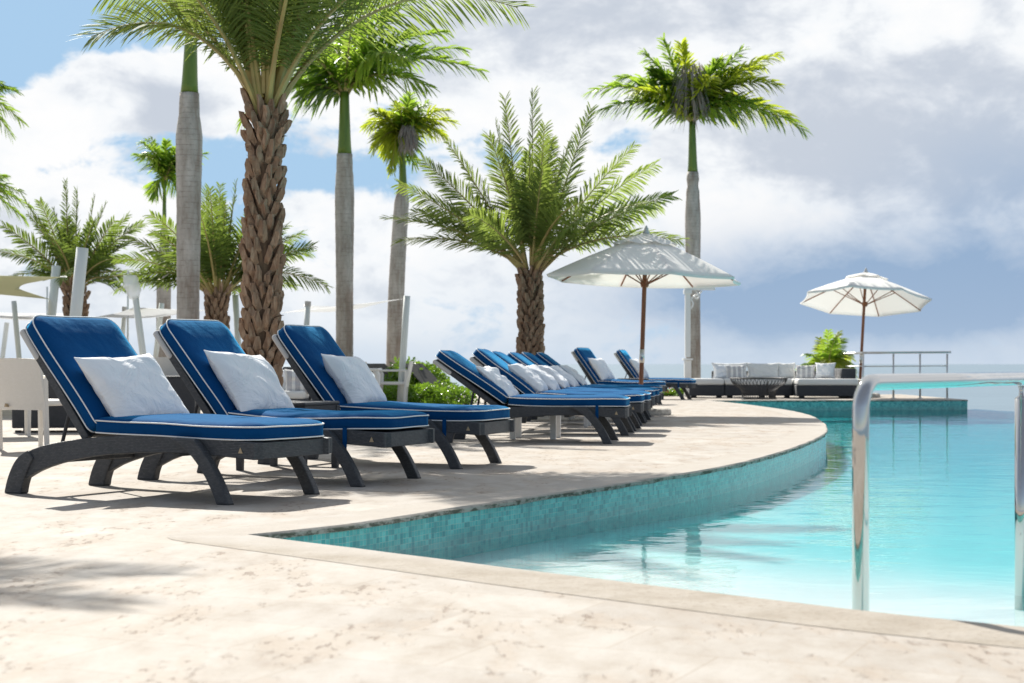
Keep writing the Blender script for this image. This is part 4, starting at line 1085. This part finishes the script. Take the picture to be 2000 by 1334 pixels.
# ------------------------------------------------------------------ pool handrail
def handrail():
    a = Vector((681 * 5.30 / F, 5.30, 0)); b_ = Vector((995 * 6.84 / F, 6.84, 0)); zr = .70; rr = .0275
    r = thing('pool_handrail', 'polished steel handrail standing in the shallow end of the pool', 'handrail', a)
    d = (b_ - a); L = d.length; d = d.normalized()
    zb = WZ - .06
    pts = [Vector((0, 0, zb)), Vector((0, 0, zr - .16))]
    for k in range(1, 8):
        g = k / 8 * math.pi / 2; pts.append(Vector((0, 0, zr - .10)) + d * (.10 * (1 - math.cos(g))) + Vector((0, 0, .10 * math.sin(g))))
    pts += [d * .12 + Vector((0, 0, zr)), d * (L * .5) + Vector((0, 0, zr)), d * (L + 1.3) + Vector((0, 0, zr))]
    m = MB(); m.tube(pts, rr, 24); m.build('rail', M_['chrome'], r, smooth=True)
    m = MB(); q = d * L; m.tube([q + Vector((0, 0, zb - .10)), q + Vector((0, 0, zr - .085))], rr, 24); p = m.build('post', M_['chrome'], r, smooth=True)
    m = MB(); m.lathe([(rr, zr - .09), (rr * .9, zr - .08), (.012, zr - .072), (.009, zr - .05), (.014, zr - .03)], 16, q); m.build('saddle', M_['chrome'], p, smooth=True)
    for c_ in (Vector((0, 0, zb)), q + Vector((0, 0, zb - .09))):
        m = MB(); m.lathe([(.06, 0), (.06, .012), (.035, .03), (.03, .035)], 20, c_); m.build('foot_flange', M_['chrome'], r, smooth=True)
handrail()

# ------------------------------------------------------------------ white leaning posts
def lean_post(label, top_px, low_px, D, w_px, name='sail_post', cap=False, square=True):
    T = P(*top_px, D); Q = P(*low_px, D); d = (T - Q); u = -Q.z / d.z if abs(d.z) > 1e-6 else 0
    B = Q + d * u; B.z = 0; k = D / F
    r = thing(name, label, 'post', B, 0, 'leaning white sail posts')
    m = MB(); w = w_px * k; ax = (T - B)
    m.tube([Vector((0, 0, 0)), ax * .5, ax], w / 2, 20); m.build('shaft', M_['post'], r, smooth=True, bevel=0)
    m = MB(); m.lathe([(w * 1.1, 0), (w * 1.1, .02), (w * .6, .03)], 16); m.build('foot_plate', M_['steel'], r)
    if cap:
        m = MB(); m.tube([ax, ax + ax.normalized() * .09], w * .56, 12); m.build('cap', M_['pocket'], r)
    return r, B, T
lean_post('thickest leaning white post, right of the shade sail', (161, 484), (147, 625), 24, 23)
lean_post('leaning white post holding the shade sail corner', (110, 519), (100, 624), 30, 17)
lean_post('thin white post leaning left, under the shade sail', (27, 588), (38, 707), 30, 10)
lean_post('short white post leaning right at the left border', (13.5, 630), (4.5, 700), 34, 9)
_, bagB, bagT = lean_post('white post leaning left, its top wrapped in clear plastic', (264, 578), (283, 719), 26, 13)
lean_post('slim white post behind the first lounger back, small grey cap on top', (243, 608), (236, 705), 32, 9, cap=True)
lean_post('slim white post beside the young royal palm trunk', (316, 592), (303, 706), 32, 10)
lean_post('white post leaning left between the two scaly trunks', (459.5, 576), (467, 703), 28, 12)
lean_post('short white post with grey cap just right of the thick scaly trunk', (601, 598), (598, 650), 30, 11, cap=True)
lean_post('white post beside the leaning royal palm trunk', (795, 578), (786, 715), 29, 13)
bg_ = MB(); rng = random.Random(8); ring = []
for j in range(9):
    for k in range(14):
        g = 2 * math.pi * k / 14; rr = (.075 + .05 * math.sin(j / 8 * 2.6)) * (1 + .35 * mnoise.noise(Vector((math.cos(g) * 1.5, math.sin(g) * 1.5, j * .6)))); bg_.v.append((rr * math.cos(g) - .012 * j, rr * math.sin(g), -.05 + .047 * j))
for j in range(8):
    for k in range(14): l = (k + 1) % 14; bg_.f.append((j * 14 + k, j * 14 + l, (j + 1) * 14 + l, (j + 1) * 14 + k))
bg_.f.append(tuple(range(112, 126)))
m, t, b = newmat('clear_plastic', (.85, .88, .9), .2); b.inputs['Alpha'].default_value = .55
o = bg_.build('plastic_bag', m, smooth=True); o.location = bagT; tag(o, 'crumpled clear plastic bag tied over the top of a leaning white post', 'plastic bag')
def thin_pole(label, x0, y0, x1, D, wpx):
    T = P(x0, y0, D); B = P(x1, 0, D); B.z = 0; r = thing('flag_pole', label, 'pole', B)
    m = MB(); m.tube([Vector((0, 0, 0)), (T - B)], wpx * D / F / 2, 8); m.build('shaft', M_['post'], r, smooth=True)
    m = MB(); m.lathe([(.05, 0), (.05, .02), (.02, .03)], 10); m.build('foot_plate', M_['steel'], r)
thin_pole('thin grey pole beside the plastic-wrapped post', 250, 528, 249, 29, 4)
thin_pole('thin grey pole behind the leaning post with the sail corner', 92, 560, 92, 34, 4)

# ------------------------------------------------------------------ shade sails
def sail(label, corners, mat, sag=.12, curve=.10, n=14):
    c = [Vector(q) for q in corners]; mb = MB(); ce = (c[0] + c[1] + c[2] + c[3]) / 4
    for lev in (0, 1):
        for j in range(n + 1):
            for i in range(n + 1):
                u, v = i / n, j / n
                p = (c[0] * (1 - u) + c[1] * u) * (1 - v) + (c[3] * (1 - u) + c[2] * u) * v
                pull = curve * max((4 * u * (1 - u)) * abs(2 * v - 1) ** 3, (4 * v * (1 - v)) * abs(2 * u - 1) ** 3)
                p = p + (ce - p) * pull; p.z -= sag * (16 * u * (1 - u) * v * (1 - v)) + lev * .004; mb.v.append(tuple(p))
    N2 = (n + 1) ** 2
    for j in range(n):
        for i in range(n):
            k = j * (n + 1) + i; mb.f.append((k, k + 1, k + n + 2, k + n + 1)); mb.f.append((N2 + k, N2 + k + n + 1, N2 + k + n + 2, N2 + k + 1))
    o = c[0].copy(); r = thing('shade_sail', label, 'shade sail', o)
    mb.v = [tuple(Vector(p) - o) for p in mb.v]
    s = mb.build('sail_cloth', M_[mat], r, smooth=True)
    m = MB()
    for q in c:
        d = (q - ce).normalized(); m.tube([q - o - d * .03, q - o + d * .14], .012, 6)
    m.build('corner_fitting', M_['steel'], r)
sail('cream shade sail stretched from the leaning posts at the left border', [P(120, 541, 24.2), P(97, 584, 30), P(-330, 560, 31), P(-330, 505, 22)], 'sail', .05, .34)
sail('white shade sail seen edge-on behind the loungers', [P(168, 622, 30), P(262, 600, 26.2), P(420, 606, 30), P(316, 603, 36)], 'sail_white', .12, .2)
sail('white triangular shade sail behind the royal palms', [P(545, 612, 30), P(600, 597, 33), P(700, 600, 36), P(792, 583, 29.2)], 'sail_white', .10, .2)
sail('white shade sail low behind the nearest lounger back', [P(-60, 618, 30), P(168, 621, 30.2), P(150, 612, 38), P(-40, 610, 38)], 'sail_white', .10, .2)

# ------------------------------------------------------------------ cafe furniture
def cafe_chair(label, loc, rz, mat='wicker_white', w=.56, solid=True, h=.82, group='white terrace chairs'):
    r = thing('armchair', label, 'chair', loc, rz, group); m_ = M_[mat]
    s = MB(); s.rbox((0, 0, .42), (w - .04, .50, .05), .02, 3); s.build('seat', m_, r)
    b_ = MB(); n = 8
    for lev in (0, 1):
        for j in range(7):
            for i in range(n + 1):
                u = -1 + 2 * i / n; v = j / 6
                b_.v.append((u * (w / 2 - .01), .235 + .09 * v + .03 * (1 - u * u) + .028 * lev, .36 + (h - .36) * v + .012 * (1 - u * u) * v))
    N2 = 7 * (n + 1)
    for j in range(6):
        for i in range(n): k = j * (n + 1) + i; b_.f.append((k, k + 1, k + n + 2, k + n + 1)); b_.f.append((N2 + k, N2 + k + n + 1, N2 + k + n + 2, N2 + k + 1))
    for i in range(n): k = 6 * (n + 1) + i; b_.f.append((k, k + 1, N2 + k + 1, N2 + k)); b_.f.append((i + 1, i, N2 + i, N2 + i + 1))
    for j in range(6):
        k = j * (n + 1); b_.f.append((k, k + n + 1, N2 + k + n + 1, N2 + k)); k += n; b_.f.append((k + n + 1, k, N2 + k, N2 + k + n + 1))
    bo = b_.build('backrest', m_, r, smooth=False, fixn=True)
    if solid:
        bd = MB(); bd.add([Vector((.12, .30, .385)) + Vector(q) for q in ((-.016, 0, 0), (.016, 0, 0), (0, .006, .03), (-.016, .03, 0), (.016, .03, 0), (0, .036, .03))], [(0, 1, 2), (3, 5, 4), (0, 3, 4, 1), (1, 4, 5, 2), (2, 5, 3, 0)])
        bd.build('badge', M_['tan'], bo, M=Matrix.Translation((0, 0, .0)))
    for sx in (-1, 1):
        l = MB(); l.box((sx * (w / 2 - .025), .25, .32), (.045, .05, .64), Matrix.Rotation(R(-3), 3, 'X'), taper=.7); l.build('leg', m_, r, bevel=.006)
        l = MB(); l.box((sx * (w / 2 - .025), -.24, .32), (.045, .045, .64), taper=.7); l.build('leg', m_, r, bevel=.006)
        l = MB(); l.rbox((sx * (w / 2 - .025), .0, .645), (.055, .54, .035), .015, 2); l.build('armrest', m_, r)
    return r
g = G(40, 880)
cafe_chair('cream woven armchair turned away, behind the nearest lounger at the left border', (-4.16, 14.55, 0), R(150), w=.62, h=.80)
bpy.context.view_layer.update()
cafe_chair('cream woven armchair farther back, legs showing under the nearest lounger back', (-5.35, 17.2, 0), R(200), h=.80)
cafe_chair('white woven armchair behind the second lounger back', (-4.66, 22.0, 0), R(185), h=.84)
cafe_chair('white woven armchair behind the first white pillow', (-5.62, 24.5, 0), R(175), h=.80)
c = G(772, 795)
cafe_chair('white resin armchair facing the white table in front of the hedge', (-2.12, 28.9, 0), R(-90), 'resin', solid=False, h=.80, w=.50)
cafe_chair('white armchair beyond the white table, only its grey back showing', (-3.15, 33.2, 0), R(180), 'resin', solid=False, h=.80, w=.50)
def white_table():
    r = thing('cafe_table', 'white resin table with curved legs beside the white armchair', 'table', (-2.72, 28.6, 0))
    m = MB(); m.rbox((0, 0, .66), (.86, .80, .05), .024, 4); m.build('table_top', M_['resin'], r, smooth=False)
    for sx in (-1, 1):
        for sy in (-1, 1):
            l = MB(); l.tube([Vector((sx * .36, sy * .34, .64)), Vector((sx * .405, sy * .37, .58)), Vector((sx * .40, sy * .37, .35)), Vector((sx * .385, sy * .36, 0))], [.05, .05, .042, .034], 10); l.build('leg', M_['resin'], r, smooth=True)
white_table()
def block_table(label, loc, rz, s, name='wicker_table'):
    r = thing(name, label, 'table', loc, rz)
    m = MB(); m.box((0, 0, s[2] / 2 + .02), (s[0], s[1], s[2] - .06)); m.build('body', M_['wicker_box'], r, bevel=.015)
    m = MB(); m.rbox((0, 0, s[2] - .005), (s[0] + .02, s[1] + .02, .02), .008, 2); m.build('table_top', M_['wicker_box'], r)
    f = MB()
    for sx in (-1, 1):
        for sy in (-1, 1): f.box((sx * (s[0] / 2 - .06), sy * (s[1] / 2 - .06), .01), (.06, .06, .03))
    f.build('foot', M_['black_rubber'], r)
block_table('dark wicker block table behind the cream chair at the left border', (-5.05, 18.5, 0), R(8), (1.05, .7, .58))
block_table('dark wicker block behind the second lounger, between white chair and palm trunk', (-4.38, 21.2, 0), R(5), (.62, .7, .60))
def daybed():
    D = 23.5; a = P(545, 0, D).x; b_ = P(612, 0, D).x; c = Vector(((a + b_) / 2, D, 0))
    r = thing('lounge_seat', 'dark wicker seat with white cushion between the thick palm and third lounger', 'seat', c)
    m = MB(); m.box((0, 0, .14), (b_ - a, .8, .24)); m.build('base', M_['wicker_box'], r, bevel=.015)
    m = MB(); m.rbox((-.04, 0, .32), (b_ - a - .06, .78, .12), .04, 4); m.build('seat_cushion', M_['seat_white'], r, smooth=True)
    m = MB(); m.box((0, .42, .42), (b_ - a, .1, .6)); m.build('backrest', M_['wicker_box'], r, bevel=.015)
daybed()
loose_pillow('pillow', 'pinstriped white pillow on the dark wicker seat behind the third lounger', 586, 746, 23.35, .46, .40, .10, 70, 8, 'stripe', 51)
loose_pillow('pillow', 'plain white pillow beside the thick palm trunk, behind the pinstriped one', 557, 746, 23.55, .38, .40, .10, 74, -6, 'pillow', 52)
def dark_lounger(label, x, D, rz):
    o = P(x, 0, D); o.z = 0; r = thing('sling_lounger', label, 'lounger', o, rz, 'black sling loungers by the hedge')
    m = MB(); th = R(38); u = Vector((-math.cos(th), 0, math.sin(th)))
    Mx = Matrix(((-u.x, 0, math.sin(th)), (0, 1, 0), (-u.z, 0, math.cos(th))))
    m.box(Vector((0, 0, .32)) + u * .36, (.72, .56, .02), Mx); m.build('backrest', M_['sling'], r, bevel=.004)
    m = MB(); m.box((.55, 0, .31), (1.1, .56, .02)); m.build('seat', M_['sling'], r)
    for sx in (.15, 1.0):
        for sy in (-1, 1):
            l = MB(); l.box((sx, sy * .26, .15), (.04, .03, .30)); l.build('leg', M_['iron'], r)
dark_lounger('black sling lounger with raised back, half hidden by the white armchair', 850, 30.8, R(-38))
dark_lounger('black sling lounger with raised back, behind the white table', 775, 31.0, R(-38))

# ------------------------------------------------------------------ hedges
def hedge(name, label, blobs, n, size, seed, flowers=0, cat='hedge', mat='hedge_leaf'):
    rng = random.Random(seed); o = Vector(blobs[0][0]); o.z = 0
    r = thing(name, label, cat, o); mb = MB(); tot = sum(b[1][0] * b[1][2] for b in blobs)
    fl_ = MB()
    for c, rad in blobs:
        c = Vector(c)
        for k in range(int(n * rad[0] * rad[2] / tot)):
            d = Vector((rng.gauss(0, 1), rng.gauss(0, 1), rng.gauss(0, 1))).normalized() * rng.uniform(.62, 1.04) ** .6
            d *= 1 + .22 * mnoise.noise(d * 2.6 + Vector((seed, 0, 0)))
            p = c + Vector((d.x * rad[0], d.y * rad[1], d.z * rad[2]))
            if p.z < .02: p.z = rng.uniform(.02, .1)
            a = Vector((rng.gauss(0, 1), rng.gauss(0, 1), rng.gauss(0.5, 1))).normalized(); w = a.orthogonal().normalized(); w.rotate(Matrix.Rotation(rng.uniform(0, 6.28), 3, a)); l = size * rng.uniform(.7, 1.3)
            dd = (w.cross(a) + a * .2).normalized()
            mb.add([p - o, p + dd * l * .5 + w * l * .24 - o, p + dd * l + Vector((0, 0, -.1 * l)) - o, p + dd * l * .5 - w * l * .24 - o], [(0, 1, 2, 3)])
            if flowers and rng.random() < flowers and d.z > 0:
                q = p - o + Vector((0, 0, .03))
                for e in range(3):
                    v = Vector((rng.gauss(0, 1), rng.gauss(0, 1), rng.gauss(0, 1))).normalized() * .035; fl_.add([q, q + v + Vector((.02, 0, 0)), q + v * 1.5, q + v - Vector((.02, 0, 0))], [(0, 1, 2, 3)])
    mb.build('leaves', M_[mat], r)
    if flowers: fl_.build('blossom', M_['flower'], r)
    st = MB()
    for c, rad in blobs:
        for k in range(6):
            p = Vector((c[0] + rng.uniform(-.6, .6) * rad[0], c[1] + rng.uniform(-.5, .5) * rad[1], 0)) - o; st.tube([p, p + Vector((rng.uniform(-.1, .1), 0, c[2]))], .014, 5)
    st.build('stem', M_['fibre'], r)
def bl(x0, x1, y_top, D, dep=.7):
    a, b_ = P(x0, 0, D).x, P(x1, 0, D).x; zt = max(.15, .76 - (y_top - HY) * D / F); return (((a + b_) / 2, D, zt * .48), ((b_ - a) / 2, dep, zt * .56))
hedge('leafy_bush', 'bright green leafy bush behind the white armchair', [bl(752, 838, 706, 31.5), bl(790, 872, 712, 31.8), bl(735, 790, 735, 31.2), bl(830, 895, 742, 31.3)], 5200, .095, 61, cat='bush')
hedge('low_hedge', 'low glossy green hedge in front of the leafy bush', [bl(745, 815, 748, 29.9, .5), bl(795, 870, 752, 29.8, .5), bl(850, 928, 756, 29.7, .5), bl(700, 760, 760, 29.9, .5)], 4600, .07, 62)
hedge('flower_hedge', 'low hedge with red flowers under the farthest lounger', [bl(1268, 1310, 762, 38.8, .4), bl(1300, 1345, 762, 38.9, .4), bl(1225, 1275, 764, 38.8, .4)], 2200, .08, 63, flowers=.05)
hedge('low_shrub', 'low green shrubs along the deck edge behind the sofa', [bl(1560, 1610, 745, 39.6, .4), bl(1600, 1660, 748, 39.7, .4)], 900, .09, 64, cat='shrub')

# ================================================================== CAMERA
cam = bpy.data.cameras.new('camera'); cam.sensor_width = 36; cam.lens = F / 2000 * 36; cam.shift_y = (HY - 667) / 2000
cam.clip_start = .05; cam.clip_end = 100000
cam.dof.use_dof = True; cam.dof.focus_distance = 10.5; cam.dof.aperture_fstop = 4.5
co_ = bpy.data.objects.new('camera', cam); COL.objects.link(co_); co_.location = (0, 0, CAMZ); co_.rotation_euler = (R(90), 0, 0)
scene.camera = co_
scene.view_settings.view_transform = 'Standard'; scene.view_settings.look = 'None'; scene.view_settings.exposure = EXPOSURE; scene.view_settings.gamma = 1
scene.render.engine = 'CYCLES'
cy = scene.cycles; cy.max_bounces = 8; cy.diffuse_bounces = 3; cy.glossy_bounces = 4; cy.transmission_bounces = 6; cy.transparent_max_bounces = 16; cy.volume_bounces = 0
cy.use_denoising = True; cy.sample_clamp_indirect = 8; cy.caustics_reflective = False; cy.caustics_refractive = False
